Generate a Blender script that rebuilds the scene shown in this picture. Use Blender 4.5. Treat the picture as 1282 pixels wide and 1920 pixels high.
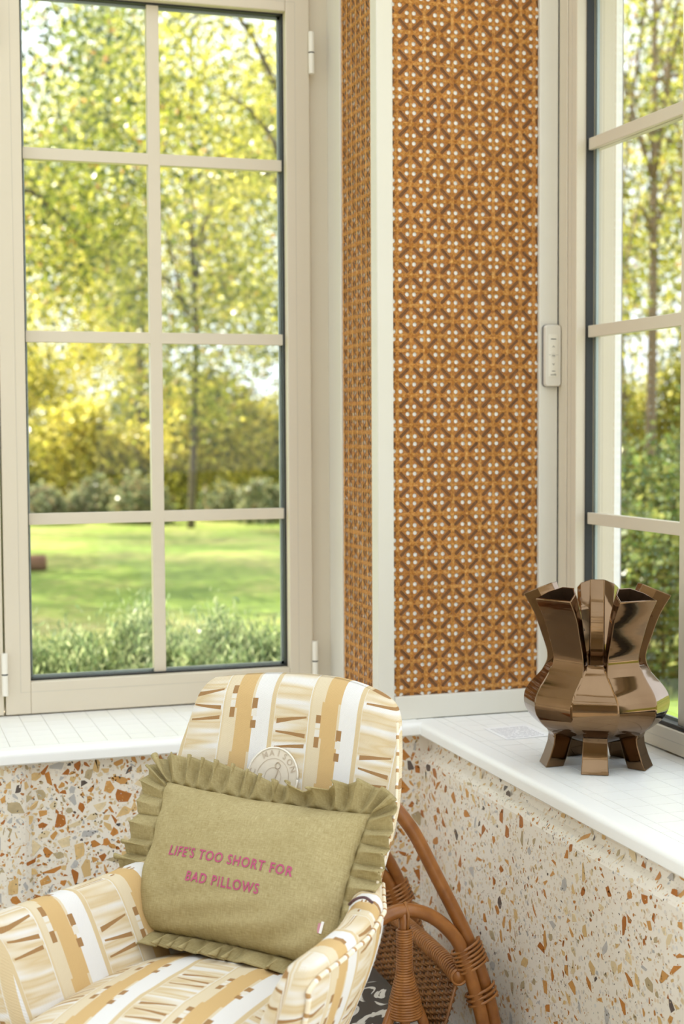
import bpy, bmesh, math, random
import numpy as np
from mathutils import Vector, Matrix
from mathutils import geometry as mgeo

random.seed(7)
RNG = np.random.default_rng(11)
SC = bpy.context.scene
for _o in list(bpy.data.objects):
    bpy.data.objects.remove(_o)
COL = SC.collection
PI = math.pi

# ------------------------------------------------------------------ camera
CAM_H = 1.21
YAW, TILT, ROLL = math.radians(18.0), math.radians(3.24), math.radians(0.3)
F_PX = 2770.0
fw = Vector((math.sin(YAW) * math.cos(TILT), math.cos(YAW) * math.cos(TILT), -math.sin(TILT)))
r0 = Vector((math.cos(YAW), -math.sin(YAW), 0.0))
u0 = r0.cross(fw)
rt = r0 * math.cos(ROLL) - u0 * math.sin(ROLL)
up = rt.cross(fw)
cam_data = bpy.data.cameras.new('camera')
cam = bpy.data.objects.new('camera', cam_data)
COL.objects.link(cam)
m = Matrix((rt, up, -fw)).transposed().to_4x4()
m.translation = (0, 0, CAM_H)
cam.matrix_world = m
cam_data.sensor_fit = 'VERTICAL'
cam_data.sensor_height = 36.0
cam_data.sensor_width = 24.0
cam_data.lens = 36.0 * F_PX / 1920.0
cam_data.clip_start = 0.05
cam_data.clip_end = 400
cam_data.dof.use_dof = True
cam_data.dof.focus_distance = 2.45
cam_data.dof.aperture_fstop = 4.6
SC.camera = cam

# ------------------------------------------------------------------ world, sun, exposure
SC.view_settings.view_transform = 'Standard'
SC.view_settings.look = 'None'
SC.view_settings.gamma = 1.0
SC.view_settings.use_curve_mapping = False
SC.view_settings.exposure = 0.06
SC.cycles.use_denoising = True
SC.cycles.max_bounces = 10
SC.cycles.diffuse_bounces = 6
SC.cycles.glossy_bounces = 5
SC.cycles.transparent_max_bounces = 24
SC.cycles.caustics_reflective = False
SC.cycles.caustics_refractive = False
SC.cycles.sample_clamp_indirect = 6.0

world = bpy.data.worlds.new('sky')
SC.world = world
world.use_nodes = True
bg = world.node_tree.nodes['Background']
bg.inputs['Color'].default_value = (0.88, 0.95, 1.04, 1)
bg.inputs['Strength'].default_value = 2.3

sun_data = bpy.data.lights.new('sun', 'SUN')
sun_data.energy = 12.0
sun_data.angle = math.radians(0.6)
sun_data.color = (1.0, 0.93, 0.76)
sun = bpy.data.objects.new('sun', sun_data)
COL.objects.link(sun)
SUN_FROM = Vector((-0.80, 0.60, 0.0)).normalized() * math.cos(math.radians(48)) + Vector((0, 0, math.sin(math.radians(48))))
sun.rotation_euler = SUN_FROM.to_track_quat('Z', 'Y').to_euler()
sun.location = (-6, 8, 10)

# ------------------------------------------------------------------ node helpers
class NB:
    """tiny expression builder on a material's node tree"""
    def __init__(self, name):
        self.mat = bpy.data.materials.new(name)
        self.mat.use_nodes = True
        self.t = self.mat.node_tree
        self.bsdf = self.t.nodes['Principled BSDF']
        self.out = self.t.nodes['Material Output']
    def n(self, typ, **kw):
        nd = self.t.nodes.new(typ)
        for k, v in kw.items():
            setattr(nd, k, v)
        return nd
    def put(self, sock, v):
        if isinstance(v, bpy.types.NodeSocket):
            self.t.links.new(v, sock)
        elif v is not None:
            sock.default_value = v
    def m(self, op, a, b=None, c=None):
        nd = self.n('ShaderNodeMath', operation=op)
        self.put(nd.inputs[0], a)
        if b is not None: self.put(nd.inputs[1], b)
        if c is not None: self.put(nd.inputs[2], c)
        return nd.outputs[0]
    def mix(self, fac, a, b):
        nd = self.n('ShaderNodeMix', data_type='RGBA')
        self.put(nd.inputs[0], fac)
        for i, v in ((6, a), (7, b)):
            if isinstance(v, tuple) and len(v) == 3: v = v + (1,)
            self.put(nd.inputs[i], v)
        return nd.outputs[2]
    def coords(self, kind='Object'):
        return self.n('ShaderNodeTexCoord').outputs[kind]
    def noise(self, vec, scale, detail=2.0, rough=0.5):
        nd = self.n('ShaderNodeTexNoise')
        if vec is not None: self.put(nd.inputs['Vector'], vec)
        nd.inputs['Scale'].default_value = scale
        nd.inputs['Detail'].default_value = detail
        nd.inputs['Roughness'].default_value = rough
        return nd
    def mapping(self, vec, scale=(1, 1, 1), rot=(0, 0, 0)):
        nd = self.n('ShaderNodeMapping')
        self.put(nd.inputs['Vector'], vec)
        nd.inputs['Scale'].default_value = scale
        nd.inputs['Rotation'].default_value = rot
        return nd.outputs[0]
    def ramp(self, fac, stops, interp='LINEAR'):
        nd = self.n('ShaderNodeValToRGB')
        nd.color_ramp.interpolation = interp
        el = nd.color_ramp.elements
        while len(el) > 1: el.remove(el[-1])
        el[0].position = stops[0][0]; el[0].color = tuple(stops[0][1]) + (1,)
        for p, c in stops[1:]:
            e = el.new(p); e.color = tuple(c) + (1,)
        self.put(nd.inputs[0], fac)
        return nd.outputs[0]
    def bump(self, h, strength=0.3, dist=0.001):
        nd = self.n('ShaderNodeBump')
        nd.inputs['Strength'].default_value = strength
        nd.inputs['Distance'].default_value = dist
        self.put(nd.inputs['Height'], h)
        self.t.links.new(nd.outputs[0], self.bsdf.inputs['Normal'])
    def base(self, col=None, rough=None, metal=None, spec=None):
        if col is not None:
            if isinstance(col, tuple) and len(col) == 3: col = col + (1,)
            self.put(self.bsdf.inputs['Base Color'], col)
        if rough is not None: self.put(self.bsdf.inputs['Roughness'], rough)
        if metal is not None: self.put(self.bsdf.inputs['Metallic'], metal)
        if spec is not None: self.put(self.bsdf.inputs['Specular IOR Level'], spec)
        return self.mat

MATS = {}
def plain(name, col, rough=0.5, metal=0.0, spec=0.5, vary=0.0, scale=20.0):
    nb = NB(name)
    if vary > 0:
        nz = nb.noise(nb.coords(), scale, 3)
        lo = tuple(c * (1 - vary) for c in col); hi = tuple(min(1, c * (1 + vary)) for c in col)
        c = nb.mix(nz.outputs[0], lo, hi)
    else:
        c = col
    MATS[name] = nb.base(c, rough, metal, spec)
    return MATS[name]

plain('frame_paint', (0.655, 0.58, 0.46), 0.38, vary=0.02, scale=6)
plain('trim_paint', (0.72, 0.69, 0.615), 0.42, vary=0.02, scale=6)
plain('sill_white', (0.89, 0.89, 0.875), 0.35, vary=0.02, scale=9)
plain('tile_white', (0.90, 0.90, 0.885), 0.32, vary=0.03, scale=14)
plain('joint_grey', (0.52, 0.49, 0.42), 0.8)
plain('plaster_white', (0.93, 0.93, 0.93), 0.8, vary=0.04, scale=60)
plain('room_warm', (0.66, 0.59, 0.49), 0.75, vary=0.03, scale=4)
plain('room_white', (0.80, 0.77, 0.70), 0.7, vary=0.02, scale=4)
plain('gasket_black', (0.012, 0.013, 0.013), 0.5)
plain('spacer_grey', (0.42, 0.47, 0.45), 0.35, metal=0.3)
plain('hinge_paint', (0.82, 0.78, 0.69), 0.35)
plain('rail_grey', (0.36, 0.34, 0.33), 0.5)
plain('floor_stone', (0.40, 0.37, 0.32), 0.5, vary=0.12, scale=5)
plain('remote_shell', (0.70, 0.66, 0.58), 0.4)
plain('remote_face', (0.76, 0.72, 0.63), 0.35)
plain('remote_back', (0.16, 0.15, 0.15), 0.45)
plain('print_dark', (0.05, 0.05, 0.05), 0.6)
plain('print_pink', (0.42, 0.075, 0.16), 0.85, vary=0.25, scale=420)
plain('tag_white', (0.85, 0.82, 0.80), 0.8)
plain('tag_pink', (0.55, 0.25, 0.30), 0.8)
plain('ribbon_plum', (0.10, 0.045, 0.05), 0.7)
plain('badge_cloth', (0.74, 0.66, 0.54), 0.8, vary=0.04, scale=90)
plain('badge_rim', (0.84, 0.78, 0.68), 0.7)
plain('badge_thread', (0.54, 0.44, 0.33), 0.75)
plain('leg_wood', (0.16, 0.09, 0.05), 0.45, vary=0.2, scale=12)
plain('cane_backing', (0.90, 0.88, 0.83), 0.7)
plain('cane_slot', (0.17, 0.068, 0.018), 0.7, vary=0.45, scale=30)
plain('bark', (0.10, 0.075, 0.05), 0.9, vary=0.3, scale=6)
plain('bark_pale', (0.17, 0.13, 0.09), 0.9, vary=0.3, scale=6)

plain('added_terrace_stone', (0.60, 0.60, 0.60), 0.8, vary=0.1, scale=3)  # stone of the terrace added for neutral bounce light

plain('log_bark', (0.20, 0.10, 0.06), 0.9, vary=0.3, scale=14)
plain('log_end', (0.42, 0.27, 0.17), 0.8, vary=0.2, scale=20)

def glass_mat():
    nb = NB('glass_pane')
    t = nb.t
    t.nodes.remove(nb.bsdf)
    tr = nb.n('ShaderNodeBsdfTransparent'); tr.inputs[0].default_value = (0.975, 0.985, 0.975, 1)
    gl = nb.n('ShaderNodeBsdfGlossy'); gl.inputs['Roughness'].default_value = 0.01
    lw = nb.n('ShaderNodeLayerWeight'); lw.inputs[0].default_value = 0.42
    fac = nb.m('MULTIPLY', lw.outputs['Fresnel'], 0.16)
    mx = nb.n('ShaderNodeMixShader')
    nb.put(mx.inputs[0], fac)
    t.links.new(tr.outputs[0], mx.inputs[1]); t.links.new(gl.outputs[0], mx.inputs[2])
    t.links.new(mx.outputs[0], nb.out.inputs[0])
    MATS['glass'] = nb.mat
glass_mat()

def terrazzo_mat():
    nb = NB('terrazzo_matrix')
    co = nb.coords()
    base = nb.mix(nb.noise(co, 14, 3).outputs[0], (0.84, 0.77, 0.66), (0.89, 0.85, 0.78))
    for sc, thr, cols in ((210, 0.32, ((0.72, 0.66, 0.58), (0.88, 0.82, 0.72))), (120, 0.26, ((0.80, 0.64, 0.44), (0.72, 0.71, 0.69)))):
        v = nb.n('ShaderNodeTexVoronoi'); v.inputs['Scale'].default_value = sc
        nb.put(v.inputs['Vector'], co)
        sep = nb.n('ShaderNodeSeparateColor'); nb.put(sep.inputs[0], v.outputs['Color'])
        on = nb.m('LESS_THAN', sep.outputs[0], thr)
        near = nb.m('LESS_THAN', v.outputs['Distance'], 0.42)
        c = nb.mix(sep.outputs[1], cols[0], cols[1])
        base = nb.mix(nb.m('MULTIPLY', on, near), base, c)
    MATS['terrazzo'] = nb.base(base, 0.33)
terrazzo_mat()
CHIP_COLS = [(0.44, 0.155, 0.03), (0.55, 0.23, 0.05), (0.63, 0.33, 0.10), (0.72, 0.50, 0.23), (0.77, 0.63, 0.40),
             (0.50, 0.40, 0.24), (0.52, 0.51, 0.50), (0.12, 0.095, 0.085)]
CHIP_P = [0.11, 0.16, 0.16, 0.18, 0.18, 0.10, 0.08, 0.03]
CHIP_PS = [0.10, 0.08, 0.08, 0.12, 0.14, 0.16, 0.22, 0.10]
CHIP_M = []
for i, c in enumerate(CHIP_COLS):
    nb = NB('stone_chip_%d' % i)
    nz = nb.noise(nb.coords('Generated'), 2.2, 3)
    CHIP_M.append(nb.base(nb.mix(nz.outputs[0], tuple(x * 0.72 for x in c), tuple(min(1, x * 1.28) for x in c)), 0.3))

def cane_mat():
    nb = NB('cane_strands')
    co = nb.coords()
    uv = nb.coords('UV')
    sx = nb.n('ShaderNodeSeparateXYZ'); nb.put(sx.inputs[0], uv)
    u, v = sx.outputs[0], sx.outputs[1]
    P = 0.0625
    a = nb.m('SINE', nb.m('MULTIPLY', u, 2 * PI * 14 / P))
    b = nb.m('SINE', nb.m('MULTIPLY', v, 2 * PI * 14 / P))
    d1 = nb.m('SINE', nb.m('MULTIPLY', nb.m('ADD', u, v), 2 * PI * 9 / P))
    d2 = nb.m('SINE', nb.m('MULTIPLY', nb.m('SUBTRACT', u, v), 2 * PI * 9 / P))
    w = nb.m('ADD', nb.m('MULTIPLY', a, b), nb.m('MULTIPLY', nb.m('ADD', d1, d2), 0.35))
    w01 = nb.m('MULTIPLY_ADD', w, 0.28, 0.5)
    n1 = nb.noise(co, 260, 2).outputs[0]
    n2 = nb.noise(co, 28, 3).outputs[0]
    f = nb.m('ADD', nb.m('MULTIPLY', w01, 0.55), nb.m('ADD', nb.m('MULTIPLY', n1, 0.35), nb.m('MULTIPLY', nb.m('SUBTRACT', n2, 0.5), 0.45)))
    c = nb.ramp(f, [(0.12, (0.17, 0.055, 0.008)), (0.38, (0.37, 0.13, 0.016)), (0.58, (0.54, 0.215, 0.030)), (0.85, (0.74, 0.39, 0.09))])
    nb.base(c, 0.42)
    nb.bump(w, 0.55, 0.0012)
    MATS['cane'] = nb.mat
    nb = NB('cane_ridge')
    co = nb.coords()
    n1 = nb.noise(co, 180, 2).outputs[0]
    MATS['cane_ridge'] = nb.base(nb.ramp(n1, [(0.3, (0.34, 0.12, 0.018)), (0.5, (0.56, 0.25, 0.045)), (0.72, (0.78, 0.46, 0.15))]), 0.38)
cane_mat()

def fabric_mat():
    """woven stripe print, uv in metres: u across the stripes, v along them"""
    nb = NB('stripe_fabric')
    sx = nb.n('ShaderNodeSeparateXYZ'); nb.put(sx.inputs[0], nb.coords('UV'))
    u, v = sx.outputs[0], sx.outputs[1]
    PER = 0.150
    q = nb.m('MULTIPLY_ADD', u, 1 / PER, 10.66)
    p = nb.m('FRACT', q)
    band = nb.m('FLOOR', q)
    vv = nb.m('ADD', v, nb.m('MULTIPLY', band, 0.037))
    VP = 0.118
    w = nb.m('MULTIPLY_ADD', vv, 1 / VP, 20.0)
    wf = nb.m('FRACT', w)
    wi = nb.m('FLOOR', w)
    TAN, WHITE, CREAM = (0.60, 0.40, 0.175), (0.74, 0.725, 0.715), (0.68, 0.575, 0.405)
    BEIGE, BROWN = (0.62, 0.485, 0.29), (0.33, 0.175, 0.063)
    def between(x, lo, hi):
        return nb.m('MULTIPLY', nb.m('GREATER_THAN', x, lo), nb.m('LESS_THAN', x, hi))
    def OR(a, b): return nb.m('MAXIMUM', a, b)
    # jogging edges of the tan stripe
    jog = nb.m('MULTIPLY', nb.m('GREATER_THAN', wf, 0.55), 0.028)
    pj = nb.m('ADD', p, jog)
    col = nb.ramp(p, [(0.0, TAN), (0.20, WHITE), (0.41, BEIGE), (0.455, WHITE), (0.86, CREAM)], 'CONSTANT')
    tan_m = between(pj, 0.025, 0.215)
    edge = nb.m('LESS_THAN', p, 0.215)
    col = nb.mix(edge, col, CREAM)
    col = nb.mix(tan_m, col, TAN)
    # ribs inside cream band
    cream_line = OR(between(p, 0.865, 0.885), between(p, 0.455, 0.462))
    col = nb.mix(cream_line, col, (0.65, 0.53, 0.34))
    # wedge band: streaky beige ground
    wb = between(p, 0.465, 0.855)
    pl = nb.m('MULTIPLY_ADD', p, 1 / 0.39, -0.465 / 0.39)   # 0..1 across the band
    cmb = nb.n('ShaderNodeCombineXYZ')
    nb.put(cmb.inputs[0], nb.m('MULTIPLY', u, 6.0)); nb.put(cmb.inputs[1], nb.m('MULTIPLY', vv, 62.0)); nb.put(cmb.inputs[2], band)
    st = nb.noise(cmb.outputs[0], 1.0, 1.5).outputs[0]
    streak = nb.ramp(st, [(0.36, (0.74, 0.715, 0.69)), (0.47, (0.69, 0.60, 0.455)), (0.56, (0.61, 0.47, 0.275)), (0.68, (0.69, 0.60, 0.445))])
    col = nb.mix(wb, col, streak)
    # brown wedges, tapering alternately
    wed = None
    for k, (c0, th, sgn, sk) in enumerate(((0.10, 0.032, 1, 0.04), (0.26, 0.036, 1, -0.04), (0.44, 0.046, -1, 0.08))):
        tp = pl if sgn > 0 else nb.m('SUBTRACT', 1.0, pl)
        cen = nb.m('MULTIPLY_ADD', pl, sk, c0 - sk / 2)
        half = nb.m('MULTIPLY_ADD', tp, th / 2, 0.010)
        mk = nb.m('LESS_THAN', nb.m('ABSOLUTE', nb.m('SUBTRACT', wf, cen)), half)
        wed = mk if wed is None else OR(wed, mk)
    inner = between(pl, 0.07, 0.95)
    col = nb.mix(nb.m('MULTIPLY', nb.m('MULTIPLY', wed, inner), wb), col, BROWN)
    # brown and white squares beside the tan stripe
    sq = OR(nb.m('MULTIPLY', between(p, 0.945, 1.01), OR(between(wf, 0.12, 0.25), between(wf, 0.42, 0.52))),
            nb.m('MULTIPLY', between(p, 0.195, 0.255), OR(between(wf, 0.30, 0.40), between(wf, 0.55, 0.68))))
    wsq = OR(nb.m('MULTIPLY', between(p, 0.945, 1.01), OR(between(wf, 0.25, 0.34), between(wf, 0.36, 0.42))),
             nb.m('MULTIPLY', between(p, 0.195, 0.255), between(wf, 0.45, 0.54)))
    col = nb.mix(wsq, col, (0.72, 0.68, 0.61))
    col = nb.mix(sq, col, BROWN)
    # weave
    wx = nb.m('SINE', nb.m('MULTIPLY', nb.m('ADD', u, v), 2 * PI * 420))
    wy = nb.m('SINE', nb.m('MULTIPLY', nb.m('SUBTRACT', u, nb.m('MULTIPLY', v, 0.6)), 2 * PI * 380))
    wv = nb.m('ADD', wx, wy)
    col = nb.mix(nb.m('MULTIPLY_ADD', wv, 0.03, 0.06), col, (0.55, 0.44, 0.30))
    nb.base(col, 0.82, spec=0.25)
    nb.bump(wv, 0.25, 0.0006)
    MATS['stripe'] = nb.mat
    nb = NB('cord_piping')
    sx = nb.n('ShaderNodeSeparateXYZ'); nb.put(sx.inputs[0], nb.coords('UV'))
    f = nb.m('FRACT', nb.m('MULTIPLY', sx.outputs[1], 1 / 0.026))
    c = nb.ramp(f, [(0.0, (0.80, 0.70, 0.53)), (0.62, (0.44, 0.25, 0.10)), (0.84, (0.83, 0.78, 0.70))], 'CONSTANT')
    MATS['piping'] = nb.base(c, 0.8)
fabric_mat()

def linen_mat():
    nb = NB('olive_linen')
    co = nb.coords('UV')
    sx = nb.n('ShaderNodeSeparateXYZ'); nb.put(sx.inputs[0], co)
    a = nb.m('SINE', nb.m('MULTIPLY', sx.outputs[0], 2 * PI * 560))
    b = nb.m('SINE', nb.m('MULTIPLY', sx.outputs[1], 2 * PI * 600))
    w = nb.m('MULTIPLY', a, b)
    n1 = nb.noise(nb.mapping(co, (90, 900, 1)), 1.0, 2).outputs[0]
    n2 = nb.noise(nb.mapping(co, (900, 90, 1)), 1.0, 2).outputs[0]
    n3 = nb.noise(nb.coords(), 9, 2).outputs[0]
    f = nb.m('ADD', nb.m('MULTIPLY', nb.m('ADD', n1, n2), 0.4), nb.m('MULTIPLY', n3, 0.2))
    c = nb.ramp(f, [(0.3, (0.29, 0.225, 0.095)), (0.5, (0.40, 0.325, 0.160)), (0.7, (0.53, 0.445, 0.250))])
    nb.base(c, 0.9, spec=0.15)
    nb.bump(nb.m('ADD', w, nb.m('ADD', n1, n2)), 0.3, 0.0006)
    MATS['linen'] = nb.mat
linen_mat()

def rattan_mat():
    for nm, a, b in (('rattan', (0.20, 0.068, 0.015), (0.42, 0.165, 0.04)), ('rattan_wrap', (0.21, 0.075, 0.017), (0.47, 0.20, 0.055)),
                     ('wicker', (0.12, 0.045, 0.012), (0.30, 0.125, 0.032))):
        nb = NB(nm)
        n1 = nb.noise(nb.coords(), 34, 4).outputs[0]
        MATS[nm] = nb.base(nb.mix(nb.m('MULTIPLY_ADD', nb.m('SUBTRACT', n1, 0.5), 1.6, 0.5), a, b), 0.28)
rattan_mat()

def lustre_mat():
    nb = NB('bronze_lustre')
    co = nb.coords()
    n1 = nb.noise(co, 16, 3).outputs[0]
    n2 = nb.noise(nb.mapping(co, (8, 8, 60)), 1.0, 3).outputs[0]
    c = nb.mix(n1, (0.15, 0.086, 0.044), (0.235, 0.148, 0.082))
    nb.base(c, 0.07, 1.0)
    nb.bump(n2, 0.06, 0.004)
    MATS['lustre'] = nb.mat
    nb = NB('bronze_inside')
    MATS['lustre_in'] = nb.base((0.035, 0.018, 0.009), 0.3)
lustre_mat()

def leaf_mat(name, transl=0.55):
    nb = NB(name)
    t = nb.t
    at = nb.n('ShaderNodeAttribute'); at.attribute_name = 'leaf_tint'
    t.links.new(at.outputs['Color'], nb.bsdf.inputs['Base Color'])
    nb.base(None, 0.28, spec=0.7)
    tl = nb.n('ShaderNodeBsdfTranslucent')
    t.links.new(at.outputs['Color'], tl.inputs[0])
    mx = nb.n('ShaderNodeMixShader'); mx.inputs[0].default_value = transl
    t.links.new(nb.bsdf.outputs[0], mx.inputs[1]); t.links.new(tl.outputs[0], mx.inputs[2])
    t.links.new(mx.outputs[0], nb.out.inputs[0])
    MATS[name] = nb.mat
leaf_mat('leaf')

def lawn_mat():
    nb = NB('lawn_grass')
    co = nb.coords()
    a = nb.noise(co, 0.55, 4, 0.6).outputs[0]
    b = nb.noise(co, 9.0, 3, 0.7).outputs[0]
    f = nb.m('ADD', nb.m('MULTIPLY', a, 0.6), nb.m('MULTIPLY', b, 0.4))
    c = nb.ramp(f, [(0.32, (0.09, 0.14, 0.025)), (0.46, (0.18, 0.25, 0.045)), (0.55, (0.26, 0.27, 0.08)), (0.68, (0.40, 0.34, 0.16))])
    MATS['lawn'] = nb.base(c, 0.9, spec=0.2)
lawn_mat()

def print_mats():
    nb = NB('printed_paper')
    sx = nb.n('ShaderNodeSeparateXYZ'); nb.put(sx.inputs[0], nb.coords('UV'))
    u, v = sx.outputs[0], sx.outputs[1]
    line = nb.m('LESS_THAN', nb.m('FRACT', nb.m('MULTIPLY', v, 11)), 0.38)
    n = nb.noise(nb.mapping(nb.coords('UV'), (26, 11, 1)), 1.0, 1).outputs[0]
    ink = nb.m('MULTIPLY', line, nb.m('GREATER_THAN', n, 0.42))
    ins = nb.m('MULTIPLY', nb.m('MULTIPLY', nb.m('GREATER_THAN', u, 0.08), nb.m('LESS_THAN', u, 0.92)),
               nb.m('MULTIPLY', nb.m('GREATER_THAN', v, 0.08), nb.m('LESS_THAN', v, 0.9)))
    MATS['paper_print'] = nb.base(nb.mix(nb.m('MULTIPLY', ink, ins), (0.92, 0.92, 0.93), (0.42, 0.42, 0.46)), 0.5)
    nb = NB('magazine_cover')
    n = nb.noise(nb.coords(), 13, 3, 0.55)
    n.inputs['Distortion'].default_value = 1.6
    MATS['cover'] = nb.base(nb.ramp(n.outputs[0], [(0.0, (0.012, 0.012, 0.014)), (0.53, (0.03, 0.03, 0.032)), (0.55, (0.62, 0.60, 0.56)), (0.66, (0.70, 0.68, 0.63)), (0.68, (0.02, 0.02, 0.02))]), 0.22)
    plain('page_edge', (0.75, 0.72, 0.66), 0.8)
print_mats()

# ------------------------------------------------------------------ mesh helpers
def mk(name, verts, faces, mat, parent=None, smooth=False, uvs=None, fix=True, mats=None, midx=None):
    me = bpy.data.meshes.new(name)
    me.from_pydata([tuple(map(float, v)) for v in verts], [], [tuple(int(i) for i in f) for f in faces])
    if uvs is not None:
        ul = me.uv_layers.new(name='UVMap')
        li = np.empty(len(me.loops), np.int32); me.loops.foreach_get('vertex_index', li)
        ul.data.foreach_set('uv', np.asarray(uvs, np.float32)[li].ravel())
    for mm in (mats or [mat]):
        me.materials.append(MATS[mm] if isinstance(mm, str) else mm)
    if midx is not None:
        me.polygons.foreach_set('material_index', np.asarray(midx, np.int32))
    if fix:
        bm = bmesh.new(); bm.from_mesh(me)
        bmesh.ops.recalc_face_normals(bm, faces=bm.faces)
        bm.to_mesh(me); bm.free()
    if smooth:
        me.polygons.foreach_set('use_smooth', [True] * len(me.polygons))
    o = bpy.data.objects.new(name, me)
    COL.objects.link(o)
    if parent is not None: o.parent = parent
    return o

def empty(name, loc=(0, 0, 0), rz=0.0):
    o = bpy.data.objects.new(name, None)
    COL.objects.link(o)
    o.location = loc; o.rotation_euler = (0, 0, rz)
    o.empty_display_size = 0.1
    return o

def tag(o, label=None, cat=None, group=None, kind=None):
    if label: o['label'] = label
    if cat: o['category'] = cat
    if group: o['group'] = group
    if kind: o['kind'] = kind
    return o

class Acc:
    """collects boxes and patches into one mesh"""
    def __init__(self): self.v = []; self.f = []
    def add(self, v, f):
        b = len(self.v); self.v += [tuple(x) for x in v]; self.f += [tuple(i + b for i in q) for q in f]; return self
    def box(self, x0, x1, y0, y1, z0, z1):
        return self.add([(x0, y0, z0), (x1, y0, z0), (x1, y1, z0), (x0, y1, z0), (x0, y0, z1), (x1, y0, z1), (x1, y1, z1), (x0, y1, z1)],
                        [(0, 3, 2, 1), (4, 5, 6, 7), (0, 1, 5, 4), (1, 2, 6, 5), (2, 3, 7, 6), (3, 0, 4, 7)])
    def build(self, name, mat, parent=None, bevel=0.0, seg=2, smooth=False):
        o = mk(name, self.v, self.f, mat, parent, smooth)
        if bevel > 0:
            b = o.modifiers.new('bevel', 'BEVEL'); b.width = bevel; b.segments = seg; b.limit_method = 'ANGLE'
            b.harden_normals = False
        return o

def box(name, x0, x1, y0, y1, z0, z1, mat, parent=None, bevel=0.0, seg=2):
    return Acc().box(x0, x1, y0, y1, z0, z1).build(name, mat, parent, bevel, seg)

def tube_geo(path, rad, n=8, cap=True, v0=0.0):
    """swept tube: verts, faces, uvs (u round, v along in metres)"""
    P = np.asarray(path, float); k = len(P)
    R = np.full(k, rad) if np.isscalar(rad) else np.asarray(rad, float)
    T = np.gradient(P, axis=0); T /= np.linalg.norm(T, axis=1)[:, None] + 1e-12
    ref = np.array([0, 0, 1.0]) if abs(T[0][2]) < 0.9 else np.array([1.0, 0, 0])
    N = np.cross(T[0], ref); N /= np.linalg.norm(N)
    vs, uv = [], []
    L = v0
    for i in range(k):
        if i: L += np.linalg.norm(P[i] - P[i - 1])
        N = N - T[i] * (N @ T[i]); N /= np.linalg.norm(N) + 1e-12
        B = np.cross(T[i], N)
        for j in range(n):
            a = 2 * PI * j / n
            vs.append(P[i] + R[i] * (math.cos(a) * N + math.sin(a) * B)); uv.append((j / n, L))
    fs = [(i * n + j, i * n + (j + 1) % n, (i + 1) * n + (j + 1) % n, (i + 1) * n + j) for i in range(k - 1) for j in range(n)]
    if cap:
        fs.append(tuple(range(n - 1, -1, -1))); fs.append(tuple((k - 1) * n + j for j in range(n)))
    return vs, fs, uv

def tube(name, path, rad, mat, parent=None, n=8, cap=True):
    v, f, uv = tube_geo(path, rad, n, cap)
    return mk(name, v, f, mat, parent, True, uv)

def smooth_path(pts, per=8):
    """Catmull-Rom through control points"""
    P = [np.asarray(p, float) for p in pts]
    P = [2 * P[0] - P[1]] + P + [2 * P[-1] - P[-2]]
    out = []
    for i in range(1, len(P) - 2):
        for s in range(per):
            t = s / per
            out.append(0.5 * ((2 * P[i]) + (-P[i - 1] + P[i + 1]) * t + (2 * P[i - 1] - 5 * P[i] + 4 * P[i + 1] - P[i + 2]) * t * t + (-P[i - 1] + 3 * P[i] - 3 * P[i + 1] + P[i + 2]) * t ** 3))
    out.append(P[-2])
    return np.array(out)

def coil_geo(path, rad, wire, turns, n=5, per=14, squash=None):
    """helix round a path; squash=(vec, factor) stretches it sideways to take in two poles"""
    P = np.asarray(path, float)
    seg = np.r_[0, np.cumsum(np.linalg.norm(np.diff(P, axis=0), axis=1))]
    N = int(turns * per)
    s = np.linspace(0, seg[-1], N)
    C = np.stack([np.interp(s, seg, P[:, i]) for i in range(3)], 1)
    T = np.gradient(C, axis=0); T /= np.linalg.norm(T, axis=1)[:, None]
    if squash is None:
        ref = np.array([0, 1.0, 0]) if abs(T[0][1]) < 0.9 else np.array([1.0, 0, 0]); k = 1.0
    else:
        ref = np.asarray(squash[0], float); k = squash[1]
    A = ref - T * (T @ ref)[:, None]; A /= np.linalg.norm(A, axis=1)[:, None]
    B = np.cross(T, A)
    R = np.interp(s, seg, rad) if not np.isscalar(rad) else rad
    R = np.asarray(R) * np.ones(N)
    a = np.linspace(0, 2 * PI * turns, N)
    H = C + (R * np.cos(a) + (k - 1) * R[0] * np.cos(a))[:, None] * A + (R * np.sin(a))[:, None] * B
    return tube_geo(H, wire, n)

def text_geo(s, size=1.0, offset=0.0, align='CENTER', space=1.0):
    cu = bpy.data.curves.new('lettering', 'FONT')
    cu.body = s; cu.size = size; cu.offset = offset; cu.align_x = align; cu.align_y = 'CENTER'; cu.space_character = space
    cu.resolution_u = 3
    ob = bpy.data.objects.new('lettering', cu); COL.objects.link(ob)
    dg = bpy.context.evaluated_depsgraph_get()
    me = bpy.data.meshes.new_from_object(ob.evaluated_get(dg))
    v = np.array([tuple(x.co) for x in me.vertices]) if len(me.vertices) else np.zeros((0, 3))
    f = [tuple(p.vertices) for p in me.polygons]
    bpy.data.objects.remove(ob); bpy.data.curves.remove(cu); bpy.data.meshes.remove(me)
    return v, f

def spow(x, e):
    return math.copysign(abs(x) ** e, x)

# ------------------------------------------------------------------ the room shell
ZS = 0.593            # sill top
YG, XG = 3.25, 1.465  # front plane of the glazing bars on the left and right windows
XL, XR, YB, ZC = -3.4, 1.62, -4.2, 2.75

def struct(o, label=None):
    o['kind'] = 'structure'
    if label: o['label'] = label
    return o

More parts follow.
